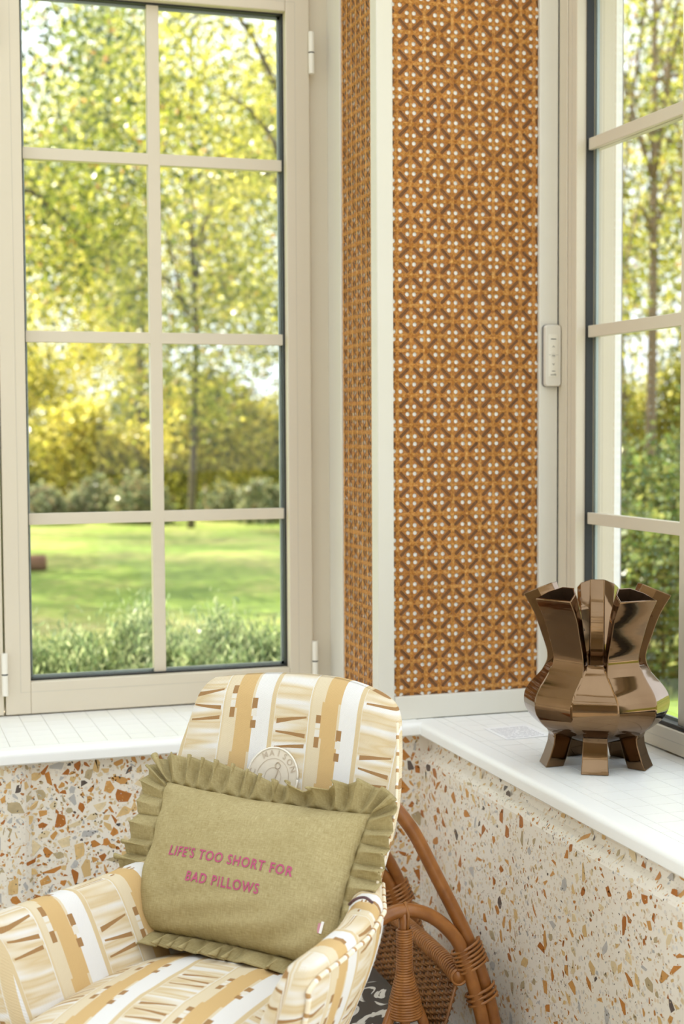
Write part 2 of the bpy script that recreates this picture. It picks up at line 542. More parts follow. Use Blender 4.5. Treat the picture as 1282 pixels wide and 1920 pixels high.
struct(box('floor', XL, XR, YB, 3.42, -0.1, 0.0, 'floor_stone'), 'pale stone floor of the sun room')
RX0, RX1, RY0, RY1 = -2.2, 1.3, -2.6, 2.95
a = Acc().box(XL, RX0, YB, 4.42, ZC, ZC + 0.12).box(RX1, XR + 0.3, YB, 4.42, ZC, ZC + 0.12)  # eaves added to keep direct sun out of the windows
a.box(RX0, RX1, YB, RY0, ZC, ZC + 0.12).box(RX0, RX1, RY1, 4.42, ZC, ZC + 0.12)
struct(a.build('ceiling', 'room_white'), 'white ceiling with an added long rooflight, running out into added deep eaves')
a = Acc()
for k in range(5):
    x = RX0 + (RX1 - RX0) * k / 4; a.box(x - 0.03, x + 0.03, RY0, RY1, ZC + 0.02, ZC + 0.12)
added_roofl = struct(a.build('added_rooflight', 'frame_paint'), 'white barred rooflight above the room')  # unseen rooflight, added to brighten faces turned upward
box('pane', RX0, RX1, RY0, RY1, ZC + 0.125, ZC + 0.131, 'glass', added_roofl)
a = Acc().box(XR, XR + 3.2, -12, 2.6, -0.17, -0.10).box(-12, XR, -12, YB, -0.17, -0.10).box(-8, XL, YB, 3.3, -0.17, -0.10)  # unseen paving, added to cut the green bounce from the lawn
struct(a.build('ground_added_terrace', 'added_terrace_stone'), 'pale stone terrace added out of view beside and behind the sun room')
a = Acc()
a.box(XL, -1.20, 3.22, 3.42, 0.55, ZC).box(-1.20, 1.026, 3.24, 3.42, 2.225, ZC)
struct(a.build('wall_left', 'room_white'), 'white wall around the left casement window')
a = Acc().box(1.48, XR, 1.82, 2.93, 2.225, ZC).box(1.40, XR, 1.78, 1.90, ZS, ZC).box(1.40, XR, YB, 1.78, 2.45, ZC)  # stretch behind the window left open, an added opening for daylight
struct(a.build('wall_right', 'room_white'), 'white wall around the right window')
a = Acc().box(XL - 0.15, XL, YB, 3.42, 2.2, ZC).box(XL - 0.15, XL, YB, 0.3, -0.1, 2.2).box(XL - 0.15, XL, 3.0, 3.42, -0.1, 2.2)  # opening out of view, added to light the faces turned left
struct(a.build('wall_side', 'room_warm'), 'warm white side wall with a wide opening added for daylight')
a = Acc().box(XL, XR, YB - 0.15, YB, 2.15, ZC).box(XL, -0.9, YB - 0.15, YB, 0, 2.15).box(0.3, XR, YB - 0.15, YB, 0, 2.15)  # unseen doorway, added to bring daylight in from behind
struct(a.build('wall_rear', 'room_warm'), 'warm white rear wall with an open doorway added for daylight')

# --- corner column with cane panels
core = struct(box('wall_corner', 1.030, 1.585, 2.932, 3.42, ZS - 0.05, ZC, 'plaster_white'), 'white corner pillar between the two windows')
ZT = 2.70
box('corner_stile', 1.022, 1.058, 2.903, 2.943, ZS, ZT, 'trim_paint', core, 0.0025)
box('front_stile', 1.392, 1.436, 2.905, 2.935, ZS, ZT, 'trim_paint', core, 0.0025)
box('front_rail', 1.058, 1.392, 2.905, 2.935, ZS, 0.643, 'trim_paint', core, 0.0025)
box('side_stile', 1.022, 1.034, 3.147, 3.245, ZS, ZT, 'trim_paint', core, 0.0025)
box('side_rail', 1.022, 1.034, 2.943, 3.147, ZS, 0.643, 'trim_paint', core, 0.0025)

PC = 0.0625
def cane_cell():
    """one weave repeat: triangles of the sheet with eight round holes and four diagonal slots, in unit square"""
    loops = []
    for gx, gy in ((0.5, 0.5), (0, 0), (1, 0), (0, 1), (1, 1)):
        for sx in (-1, 1):
            for sy in (-1, 1):
                c = (gx + sx * 0.125, gy + sy * 0.128)
                if 0 < c[0] < 1 and 0 < c[1] < 1:
                    loops.append(('h', [(c[0] + 0.074 * math.cos(2 * PI * k / 9), c[1] + 0.074 * math.sin(2 * PI * k / 9)) for k in range(9)], c))
    for cx_, cy_ in ((0.25, 0.25), (0.75, 0.75), (0.75, 0.25), (0.25, 0.75)):
        s = -1 if (cx_ == cy_) else 1       # slot lies across the line between neighbouring groups
        d = np.array((1, s)) / math.sqrt(2); n = np.array((-d[1], d[0]))
        pts = []
        for e in (1, -1):
            for k in range(4):
                th = (-PI / 2 + PI * k / 3)
                pts.append(tuple(np.array((cx_, cy_)) + e * (d * (0.190 + 0.045 * math.cos(th)) + n * 0.054 * math.sin(th))))
        loops.append(('s', pts, (cx_, cy_)))
    V, E = [], []
    sq = []
    for k in range(8): sq.append((k / 8, 0.0))
    for k in range(8): sq.append((1.0, k / 8))
    for k in range(8): sq.append((1 - k / 8, 1.0))
    for k in range(8): sq.append((0.0, 1 - k / 8))
    def addloop(pts):
        b = len(V); V.extend(Vector(p) for p in pts)
        E.extend((b + i, b + (i + 1) % len(pts)) for i in range(len(pts)))
    addloop(sq)
    for _, p, _c in loops: addloop(p)
    ov, oe, of, *_ = mgeo.delaunay_2d_cdt(V, E, [], 0, 1e-6)
    ov = np.array([tuple(v)[:2] for v in ov])
    def inside(pt, poly):
        c = False; j = len(poly) - 1
        for i in range(len(poly)):
            if ((poly[i][1] > pt[1]) != (poly[j][1] > pt[1])) and (pt[0] < (poly[j][0] - poly[i][0]) * (pt[1] - poly[i][1]) / (poly[j][1] - poly[i][1]) + poly[i][0]): c = not c
            j = i
        return c
    sheet, slot = [], []
    for f in of:
        c = ov[list(f)].mean(0)
        hit = None
        for kind, poly, _c in loops:
            if inside(c, poly): hit = kind; break
        if hit is None: sheet.append(tuple(f))
        elif hit == 's': slot.append(tuple(f))
    return ov, sheet, slot
CELL = cane_cell()

def cane_panel(name, label, place, width, z0, z1, parent, off=(0.0, 0.0)):
    """place(a, z, d): a along the panel, d depth out of the wall"""
    ov, sheet, slot = CELL
    root = None
    na = int(math.ceil(width / PC)) + 1; nz = int(math.ceil((z1 - z0) / PC)) + 1
    V, F, UV, SV, SF = [], [], [], [], []
    for i in range(-1, na):
        for j in range(-1, nz):
            A = (ov[:, 0] + i + off[0]) * PC; Z = (ov[:, 1] + j + off[1]) * PC
            if A.min() > width or A.max() < 0 or Z.min() > z1 - z0 or Z.max() < 0: continue
            wob = 0.0003 * math.sin(i * 2.1 + j * 1.3)
            A = A + 0.0007 * np.sin((ov[:, 1] + j) * 1.7 + 0.6 * i); A = np.clip(A, 0, width); Z = np.clip(Z, 0, z1 - z0)
            b = len(V)
            for q in range(len(ov)):
                V.append(place(A[q], z0 + Z[q], 0.0 + wob)); UV.append((A[q], Z[q]))
            F += [tuple(x + b for x in t) for t in sheet]
            used = sorted({x for t in slot for x in t}); mp = {x: k for k, x in enumerate(used)}
            b2 = len(SV)
            SV += [place(A[q], z0 + Z[q], -0.0012) for q in used]
            SF += [tuple(mp[x] + b2 for x in t) for t in slot]
    sh = mk(name, V, F, 'cane', parent, False, UV, fix=False)
    sh['label'] = label
    mk('slot_strand', SV, SF, 'cane_slot', sh, fix=False)['kind'] = 'stuff'
    # raised strands: vertical and horizontal pairs, thin diagonals
    RV, RF = [], []
    def strand(p, q, hw, h):
        d = np.array(q) - np.array(p); L = np.linalg.norm(d)
        if L < 1e-6: return
        d /= L; n = np.array((-d[1], d[0]))
        k = max(2, int(L / 0.008)); b = len(RV)
        for i in range(k + 1):
            c = np.array(p) + d * (L * i / k)
            hh = h * (0.75 + 0.25 * (-1) ** i)
            for s, dd in ((-1, 0.0), (0, hh), (1, 0.0)):
                w = np.clip(c + n * hw * s, (0, 0), (width, z1 - z0))
                RV.append(place(w[0], z0 + w[1], 0.0003 + dd))
        for i in range(k):
            for s in (0, 1):
                RF.append((b + 3 * i + s, b + 3 * i + s + 1, b + 3 * i + 4 + s, b + 3 * i + 3 + s))
    Hh = z1 - z0
    for i in range(-2, 2 * na + 2):
        for o_ in (-0.036, 0.0, 0.036):
            x = (i / 2 + off[0] + o_) * PC
            if 0.001 < x < width - 0.001: strand((x, 0), (x, Hh), 0.0008, 0.0009)
    for j in range(-2, 2 * nz + 2):
        for o_ in (-0.036, 0.0, 0.036):
            z = (j / 2 + off[1] + o_) * PC
            if 0.001 < z < Hh - 0.001: strand((0, z), (width, z), 0.0008, 0.0009)
    rd = mk('raised_strands', RV, RF, 'cane_ridge', sh, fix=False)
    rd['kind'] = 'stuff'
    return sh

cane_panel('cane_panel', 'wide front panel of honey-brown woven cane', lambda a, z, d: (1.057 + a, 2.914 - d, z), 0.336, 0.642, ZT, core, (0.20, 0.18))
cane_panel('cane_panel', 'narrow side panel of honey-brown woven cane', lambda a, z, d: (1.027 - d, 3.148 - a, z), 0.206, 0.642, ZT, core, (0.1, 0.45))
box('panel_backing', 1.057, 1.393, 2.9160, 2.919, 0.64, ZT, 'cane_backing', core)

# --- terrazzo knee walls
def ext_profile(prof, axis, s0, s1):
    """closed profile (n, z) extruded along an axis; returns verts, faces. axis 'x': (s, n, z); axis 'y': (n, s, z)"""
    k = len(prof); v = []
    for s in (s0, s1):
        for n_, z in prof: v.append((s, n_, z) if axis == 'x' else (n_, s, z))
    f = [(i, (i + 1) % k, k + (i + 1) % k, k + i) for i in range(k)]
    f += [tuple(range(k))[::-1], tuple(range(k, 2 * k))]
    return v, f

YK, XK = 2.905, 1.117
v, f = ext_profile([(YK, -0.05), (YK, ZS - 0.028), (3.42, ZS - 0.028), (3.42, -0.05)], 'x', XL, 1.30)
knee_l = struct(mk('wall_knee_left', v, f, 'terrazzo'), 'terrazzo apron wall below the left window sill')
# proud pier with a rounded edge at the left of the frame
pv = [(0.305, YK + 0.002), (0.298, YK - 0.004), (0.288, YK - 0.010), (0.280, YK - 0.012), (0.262, YK - 0.012), (0.250, YK - 0.009), (0.236, YK - 0.002), (0.236, YK + 0.02), (0.305, YK + 0.02)]
k = len(pv)
vv = [(x, y, -0.0) for x, y in pv] + [(x, y, ZS - 0.028) for x, y in pv]
mk('pier_rib', vv, [(i, (i + 1) % k, k + (i + 1) % k, k + i) for i in range(k)] + [tuple(range(k))[::-1], tuple(range(k, 2 * k))], 'terrazzo', knee_l)
prof_r = [(XK, -0.05), (XK, 0.508), (XK + 0.003, 0.516), (XK + 0.009, 0.523), (XK + 0.017, 0.530), (XK + 0.022, 0.541), (XK + 0.023, ZS - 0.028), (XR, ZS - 0.028), (XR, -0.05)]
v, f = ext_profile(prof_r, 'y', 1.825, YK + 0.05)
knee_r = struct(mk('wall_knee_right', v, f, 'terrazzo'), 'terrazzo apron wall below the right window sill')
b_ = knee_r.modifiers.new('bevel', 'BEVEL'); b_.width = 0.012; b_.segments = 3; b_.limit_method = 'ANGLE'; b_.angle_limit = math.radians(60)

# chips
def chip_poly(r, elong, rs):
    n = rs.integers(5, 9)
    ang = np.sort(rs.uniform(0, 2 * PI, n) * 0.35 + np.arange(n) * 2 * PI / n * 0.9)
    rad = r * rs.uniform(0.82, 1.10, n)
    p = np.stack([np.cos(ang) * rad * elong, np.sin(ang) * rad / elong], 1)
    t = rs.uniform(0, PI)
    return p @ np.array([[math.cos(t), math.sin(t)], [-math.sin(t), math.cos(t)]])

CHIP_MESH = []
for ci in range(len(CHIP_COLS)):
    row = []
    for s in range(4):
        p = chip_poly(1.0, RNG.uniform(1.0, 1.5), RNG)
        n = len(p)
        vs = [(x, 0.0, z) for x, z in p] + [(x * 0.96, -0.045, z * 0.96) for x, z in p]
        fs = [(i, (i + 1) % n, n + (i + 1) % n, n + i) for i in range(n)] + [tuple(range(n, 2 * n))]
        me = bpy.data.meshes.new('stone_chip')
        me.from_pydata(vs, [], fs); me.materials.append(CHIP_M[ci])
        row.append(me)
    CHIP_MESH.append(row)

def scatter_chips(wall, a0, a1, z0, z1, n_big, n_med, n_small, place, rotz, own, amin=None, amax=None, zmin=-9, big=(0.007, 0.0145), bulge=None):
    """big stones one object each where they show; the rest one joined layer. place(a, z, lift) gives the wall point"""
    cells = {}
    def ok(a_, z_, r_):
        ca, cz = int(a_ / 0.03), int(z_ / 0.03)
        for i in (-1, 0, 1):
            for j in (-1, 0, 1):
                for (x, y, q) in cells.get((ca + i, cz + j), ()):
                    if (x - a_) ** 2 + (y - z_) ** 2 < (0.93 * (q + r_)) ** 2: return False
        cells.setdefault((ca, cz), []).append((a_, z_, r_)); return True
    V, F, MI = [], [], []
    count = 0
    for cls, num in (('b', n_big), ('m', n_med), ('s', n_small)):
        got = tries = 0
        while got < num and tries < num * 12:
            tries += 1
            r = {'b': RNG.uniform(*big), 'm': RNG.uniform(0.0028, 0.0058), 's': RNG.uniform(0.0009, 0.0022)}[cls]
            a_, z_ = RNG.uniform(a0, a1), RNG.uniform(z0 + r, z1 - r)
            if cls != 's' and not ok(a_, z_, r): continue
            got += 1
            ci = RNG.choice(len(CHIP_COLS), p=CHIP_P if cls != 's' else CHIP_PS)
            seen = (amin is None or amin < a_ < amax) and z_ > zmin
            if cls == 'b' and seen and count < own:
                count += 1
                o = bpy.data.objects.new('stone_chip', CHIP_MESH[ci][RNG.integers(4)])
                COL.objects.link(o); o.parent = wall
                o.location = place(a_, z_, 0.0); o.scale = (r, 0.006, r)
                o.rotation_euler = Matrix.Rotation(rotz, 3, 'Z').to_euler() if True else None
                o.rotation_euler = (Matrix.Rotation(rotz, 3, 'Z') @ Matrix.Rotation(RNG.uniform(0, 2 * PI), 3, 'Y')).to_euler()
            else:
                p = chip_poly(r, RNG.uniform(1.0, 1.6), RNG); b = len(V)
                for x, z in p:
                    V.append(place(min(max(a_ + x, a0), a1), min(max(z_ + z, z0), z1), 0.0003))
                F.append(tuple(range(b, b + len(p)))); MI.append(ci)
    o = mk('fine_stone_chips', V, F, None, wall, mats=CHIP_M, midx=MI, fix=False)
    o['kind'] = 'stuff'

def left_y(x):
    if 0.236 < x < 0.305:
        return float(np.interp(x, [0.236, 0.250, 0.262, 0.280, 0.288, 0.298, 0.305], [YK - 0.002, YK - 0.009, YK - 0.012, YK - 0.012, YK - 0.010, YK - 0.004, YK]))
    return YK
scatter_chips(knee_l, -0.55, 1.115, 0.02, ZS - 0.03, 1250, 3000, 6000, lambda a_, z_, l: (a_, left_y(a_) - l, z_), 0.0, 150, 0.23, 1.115, 0.28, (0.007, 0.0175))
def right_x(z):
    return float(np.interp(z, [0.0, 0.508, 0.516, 0.523, 0.530, 0.541, 0.57], [XK, XK, XK + 0.003, XK + 0.009, XK + 0.017, XK + 0.022, XK + 0.023]))
scatter_chips(knee_r, 1.845, YK, 0.02, ZS - 0.03, 350, 650, 3600, lambda a_, z_, l: (right_x(z_) - l, a_, z_), -PI / 2, 150, 1.84, YK, 0.10, (0.0055, 0.0140))

# --- window sills with small square tiles
def sill_profile(front, back, sgn):
    # rounded nose at the front; sgn +1 means the wall lies in the +n direction
    pts = []
    for k in range(7):
        t = PI / 2 * k / 6
        pts.append((front + sgn * 0.010 * (1 - math.sin(t)), ZS - 0.010 + 0.010 * (1 - math.cos(t)) * 0 + 0.010 * math.sin(PI / 2 - t) * 0 - 0.0))
    out = [(front + sgn * 0.003, ZS - 0.028), (front, ZS - 0.025)]
    for k in range(7):
        t = PI / 2 * k / 6
        out.append((front + sgn * 0.011 * (1 - math.cos(t)), ZS - 0.011 + 0.011 * math.sin(t)))
    out.append((front + sgn * 0.043, ZS)); out.append((front + sgn * 0.043, ZS - 0.003)); out.append((back, ZS - 0.003)); out.append((back, ZS - 0.028))
    return out
def smooth_auto(o, ang=35):
    me = o.data
    me.polygons.foreach_set('use_smooth', [True] * len(me.polygons))
    try:
        me.set_sharp_from_angle(angle=math.radians(ang))
    except Exception:
        pass

YSF, XSF = 2.868, 1.101
v, f = ext_profile(sill_profile(YSF, 3.30, 1), 'x', -1.2, 1.107)
sill_l = struct(mk('trim_sill_left', v, f, 'sill_white'), 'white tiled sill below the left window'); smooth_auto(sill_l)
v, f = ext_profile(sill_profile(XSF, 1.50, 1), 'y', 1.80, 2.905)
sill_r = struct(mk('trim_sill_right', v, f, 'sill_white'), 'white tiled sill below the right window'); smooth_auto(sill_r)
box('joint_bed', -1.2, 1.022, YSF + 0.0432, 3.30, ZS - 0.0031, ZS - 0.0011, 'joint_grey', sill_l)
box('joint_bed', XSF + 0.0432, 1.50, 1.80, 2.904, ZS - 0.0031, ZS - 0.0011, 'joint_grey', sill_r)
tile_me = {}
def tile(parent, x0, x1, y0, y1):
    key = (round(x1 - x0, 4), round(y1 - y0, 4))
    if key not in tile_me:
        o = Acc().box(0, key[0], 0, key[1], -0.003, 0).build('tile', 'tile_white')
        tile_me[key] = o.data; bpy.data.objects.remove(o)
    o = bpy.data.objects.new('tile', tile_me[key]); COL.objects.link(o); o.parent = parent
    o.location = (x0, y0, ZS + RNG.uniform(-0.0001, 0.0001))
J = 0.0011
ys = [YSF + 0.0436] + [YSF + 0.0436 + 0.0485 * k for k in range(1, 8)]
xs = [0.311 + 0.0475 * k for k in range(-8, 15)] + [1.0215]
for i in range(len(xs) - 1):
    for j in range(len(ys) - 1):
        x0_, x1_ = xs[i] + J / 2, xs[i + 1] - J / 2
        if x1_ - x0_ > 0.006: tile(sill_l, x0_, x1_, ys[j] + J / 2, ys[j + 1] - J / 2)
xs = [XSF + 0.0436] + [1.165 + 0.0495 * k for k in range(0, 7)]
ys = [1.802] + [2.852 - 0.0495 * k for k in range(21, -1, -1) if 2.852 - 0.0495 * k > 1.81] + [2.9035]
for i in range(len(xs) - 1):
    for j in range(len(ys) - 1):
        tile(sill_r, xs[i] + J / 2, xs[i + 1] - J / 2, ys[j] + J / 2, ys[j + 1] - J / 2)

# ------------------------------------------------------------------ windows
def make_window(name, label, W, sashes, z_bot, z_top, fixed, nf=0.012):
    """W(s, n, z): s along the wall, n out of the bar plane into the room. sashes: (s0, s1, [bar s], bars z, g0, g1, zb, zt)"""
    def bx(acc, s0, s1, n0, n1, z0, z1):
        v = [W(s, n, z) for z in (z0, z1) for s, n in ((s0, n0), (s1, n0), (s1, n1), (s0, n1))]
        acc.add(v, [(0, 3, 2, 1), (4, 5, 6, 7), (0, 1, 5, 4), (1, 2, 6, 5), (2, 3, 7, 6), (3, 0, 4, 7)])
    a = Acc()
    for s0, s1, z0, z1 in fixed: bx(a, s0, s1, -0.09, nf, z0, z1)
    root = struct(a.build(name, 'frame_paint', None, 0.002), label)
    for sd in sashes:
        s0, s1, g0, g1, zb, zt, vbar, hbars = sd
        a = Acc()
        bx(a, s0, g0, -0.035, 0.026, z_bot, z_top); bx(a, g1, s1, -0.035, 0.026, z_bot, z_top)
        bx(a, g0, g1, -0.035, 0.026, z_bot, zb); bx(a, g0, g1, -0.035, 0.026, zt, z_top)
        sash = a.build('sash', 'frame_paint', root, 0.0022)
        # glazing bead line around the opening
        a = Acc(); e = 0.022; q = 0.0012
        for t0, t1 in ((g0 - e, g0 - e + q), (g1 + e - q, g1 + e)): bx(a, t0, t1, 0.026, 0.0263, zb - e, zt + e)
        for t0, t1 in ((zb - e, zb - e + q), (zt + e - q, zt + e)): bx(a, g0 - e, g1 + e, 0.026, 0.0263, t0, t1)
        a.build('bead_line', 'joint_line', sash)
        a = Acc(); w = 0.004
        bx(a, g0 - 0.001, g0 + w, -0.012, 0.004, zb, zt); bx(a, g1 - w, g1 + 0.001, -0.012, 0.004, zb, zt)
        bx(a, g0, g1, -0.012, 0.004, zb - 0.001, zb + w); bx(a, g0, g1, -0.012, 0.004, zt - w, zt + 0.001)
        a.build('gasket', 'gasket_black', sash)
        a = Acc(); w2 = 0.009
        bx(a, g0, g0 + w2, -0.022, -0.0165, zb, zt); bx(a, g1 - w2, g1, -0.022, -0.0165, zb, zt)
        bx(a, g0, g1, -0.022, -0.0165, zb, zb + w2); bx(a, g0, g1, -0.022, -0.0165, zt - w2, zt)
        a.build('spacer', 'spacer_grey', sash)
        for b0, b1 in vbar:
            a = Acc(); bx(a, b0, b1, -0.010, 0.0, zb, zt); bx(a, b0 + 0.002, b1 - 0.002, -0.034, -0.0175, zb, zt)
            a.build('glazing_bar', 'frame_paint', sash, 0.0015)
        for z0, z1 in hbars:
            a = Acc(); bx(a, g0, g1, -0.0102, -0.0003, z0, z1); bx(a, g0, g1, -0.034, -0.0178, z0 + 0.002, z1 - 0.002)
            a.build('glazing_bar', 'frame_paint', sash, 0.0015)
        cs = [g0] + [x for b in vbar for x in b] + [g1]
        cz = [zb] + [x for b in sorted(hbars) for x in b] + [zt]
        for i in range(0, len(cs), 2):
            for j in range(0, len(cz), 2):
                a = Acc(); bx(a, cs[i] - 0.001, cs[i + 1] + 0.001, -0.0165, -0.0125, cz[j] - 0.001, cz[j + 1] + 0.001)
                a.build('pane', 'glass', sash)
    return root
plain('joint_line', (0.55, 0.50, 0.41), 0.6)
HB = [(1.790, 1.815), (1.399, 1.424), (1.004, 1.029)]
Wl = lambda s, n, z: (s, YG - n, z)
win1 = make_window('window_1', 'white casement window with glazing bars on the left wall', Wl,
    [(0.2845, 0.976, 0.338, 0.921, 0.665, 2.139, [(0.613, 0.640)], HB),
     (-0.41, 0.2805, -0.356, 0.227, 0.665, 2.139, [(-0.08, -0.053)], HB),
     (-1.105, -0.4145, -1.05, -0.468, 0.665, 2.139, [(-0.775, -0.748)], HB)], ZS + 0.003, 2.205,
    [(0.979, 1.024, ZS - 0.01, 2.23), (-1.2, 0.979, 2.208, 2.23), (-1.2, -1.108, ZS - 0.01, 2.208), (-1.108, 0.979, ZS - 0.028, ZS)])
win1.data.materials[0] = MATS['frame_paint']
Wr = lambda s, n, z: (XG - n, s, z)
win2 = make_window('window_2', 'white window with glazing bars on the right wall above the vase', Wr,
    [(1.975, 2.866, 2.022, 2.826, 0.640, 2.139, [(2.424, 2.450)], HB)], ZS + 0.003, 2.205,
    [(2.868, 2.906, ZS - 0.01, 2.23), (1.90, 2.868, 2.208, 2.23), (1.90, 1.973, ZS - 0.01, 2.208), (1.973, 2.868, ZS - 0.028, ZS)], 0.0275)
# hinges: two knuckles and a dark washer
def hinge(W, s, n, zc, parent):
    h = None
    for z0, z1, nm, mt, r in ((zc + 0.0015, zc + 0.046, 'hinge', 'hinge_paint', 0.0068), (zc - 0.046, zc - 0.0015, 'hinge_knuckle', 'hinge_paint', 0.0068), (zc - 0.0015, zc + 0.0015, 'hinge_washer', 'gasket_black', 0.0066)):
        p = W(s, n, 0)
        o = tube(nm, [(p[0], p[1], z0), (p[0], p[1], (z0 + z1) / 2), (p[0], p[1], z1)], r, mt, h or parent, 12)
        smooth_auto(o, 50)
        h = h or o
hinge(Wl, 0.9785, 0.034, 2.050, win1); hinge(Wl, 0.9785, 0.034, 0.678, win1)
hinge(Wl, 0.2825, 0.034, 0.686, win1); hinge(Wl, 0.2825, 0.034, 2.06, win1)
# black stay at the foot of the right window
tube('window_stay', [(1.452, 2.36, 0.642), (1.452, 2.42, 0.642), (1.452, 2.53, 0.6435), (1.452, 2.60, 0.6435)], [0.006, 0.006, 0.0035, 0.0035], 'gasket_black', win2, 10)
# outside: reveal, shutter rail and outer ledge right of the column
box('shutter_rail', 1.585, 1.597, 2.915, 2.94, 0.30, 2.5, 'rail_grey', core)
box('outer_reveal', 1.50, 1.586, 2.900, 2.933, 0.50, 2.6, 'plaster_white', core)

# ------------------------------------------------------------------ armchair
CH = empty('armchair', (0.489, 2.055, 0.0), math.radians(-41))
tag(CH, 'small upholstered armchair in cream, tan and brown striped print, standing in the corner', 'armchair')

def loft(name, rings, uvs, mat, parent, smooth=True):
    n = len(rings[0]); V, UV = [], []
    for r, q in zip(rings, uvs): V += [tuple(p) for p in r]; UV += [tuple(p) for p in q]
    F = [(i * n + j, i * n + (j + 1) % n, (i + 1) * n + (j + 1) % n, (i + 1) * n + j) for i in range(len(rings) - 1) for j in range(n)]
    for base, ring, q in ((0, rings[0], uvs[0]), ((len(rings) - 1) * n, rings[-1], uvs[-1])):
        c = len(V); V.append(tuple(np.mean(ring, 0))); UV.append(tuple(np.mean(q, 0)))
        F += [(base + j, base + (j + 1) % n, c) for j in range(n)]
    return mk(name, V, F, mat, parent, smooth, UV)

def back_spine(z):
    """mid-surface of the backrest: distance back, wrap forward at the sides, half width"""
    zz = [0.16, 0.34, 0.46, 0.55, 0.60, 0.65, 0.72, 0.79, 0.82]
    yc = np.interp(z, zz, [0.175, 0.178, 0.192, 0.212, 0.223, 0.236, 0.256, 0.276, 0.284])
    c = np.interp(z, zz, [0.10, 0.105, 0.11, 0.105, 0.078, 0.052, 0.032, 0.022, 0.02])
    w = np.interp(z, zz, [0.090, 0.140, 0.180, 0.198, 0.201, 0.199, 0.187, 0.174, 0.168])
    return yc, c, w

def back_point(s, z):
    yc, c, w = back_spine(z)
    return np.array((w * s, yc - c * abs(s) ** 2.2, z))

rings, uvs = [], []
NR = 56
zlev = list(np.linspace(0.16, 0.765, 26)) + [0.776, 0.786, 0.794, 0.800, 0.804, 0.806]
for z in zlev:
    yc, c, w = back_spine(min(z, 0.80))
    e = max(0.0, (z - 0.765) / 0.041)
    sh = math.sqrt(max(0.0, 1 - e * e)) if e > 0 else 1.0
    h = 0.036 * sh + 0.001
    ww = w - 0.030 * (1 - sh)
    ring, q = [], []
    for k in range(NR):
        a = 2 * PI * k / NR
        s = spow(math.cos(a), 0.55); t = spow(math.sin(a), 0.75)
        x = ww * s
        y = yc - c * abs(s) ** 2.2 - h * t * (1.0 - 0.25 * abs(s) ** 6)
        zz = z + 0.010 * (1 - s * s) * max(0, (z - 0.5) / 0.3) - 0.012 * max(0, s) ** 3 * max(0, (z - 0.6) / 0.2)
        ring.append((x, y, zz)); q.append((x, z))
    rings.append(ring); uvs.append(q)
loft('backrest', rings, uvs, 'stripe', CH)

# seat cushion: domed box
V, F, UV = [], [], []
NU, NV = 56, 40
SX, SY, SZ, SC0 = 0.197, 0.245, 0.055, np.array((0.0, -0.105, 0.365))
rings, uvs = [], []
for i in range(1, NV):
    ph = -PI / 2 + PI * i / NV
    ring, q = [], []
    for k in range(NU):
        th = 2 * PI * k / NU
        cx_, sx_ = spow(math.cos(th), 0.42), spow(math.sin(th), 0.42)
        cp, sp = spow(math.cos(ph), 0.45), spow(math.sin(ph), 0.62)
        x, y, z = SX * cx_ * cp, SY * sx_ * cp, SZ * sp
        z += 0.030 * (1 - (x / SX) ** 2) * (1 - (y / SY) ** 2) * max(0, sp)
        z += -0.014 * (y / SY) * max(0, sp) * 0.0 + 0.010 * (-y / SY) * max(0, sp)
        p = SC0 + (x, y, z)
        p[0] *= 1 - 0.30 * max(0.0, (p[1] + 0.04) / 0.18)
        ring.append(tuple(p))
        vv_ = p[1] + min(0.0, (p[2] - 0.40)) * (1.0 if y < 0 else -1.0) * 1.0
        uu_ = p[0] + (0.0)
        q.append((uu_, vv_))
    rings.append(ring); uvs.append(q)
loft('seat', rings, uvs, 'stripe', CH)
# seat seam piping along the front edge
pp = []
for k in range(49):
    th = PI + PI * k / 48
    pp.append(SC0 + (SX * spow(math.cos(th), 0.42) * 1.003, SY * spow(math.sin(th), 0.42) * 1.003, 0.012))
tube('seat_piping', pp, 0.0030, 'badge_rim', CH, 6)
# under-seat shell
Acc().box(-0.185, 0.185, -0.30, 0.17, 0.15, 0.27).build('seat_base', 'stripe_plain', CH, 0.03, 4) if False else None

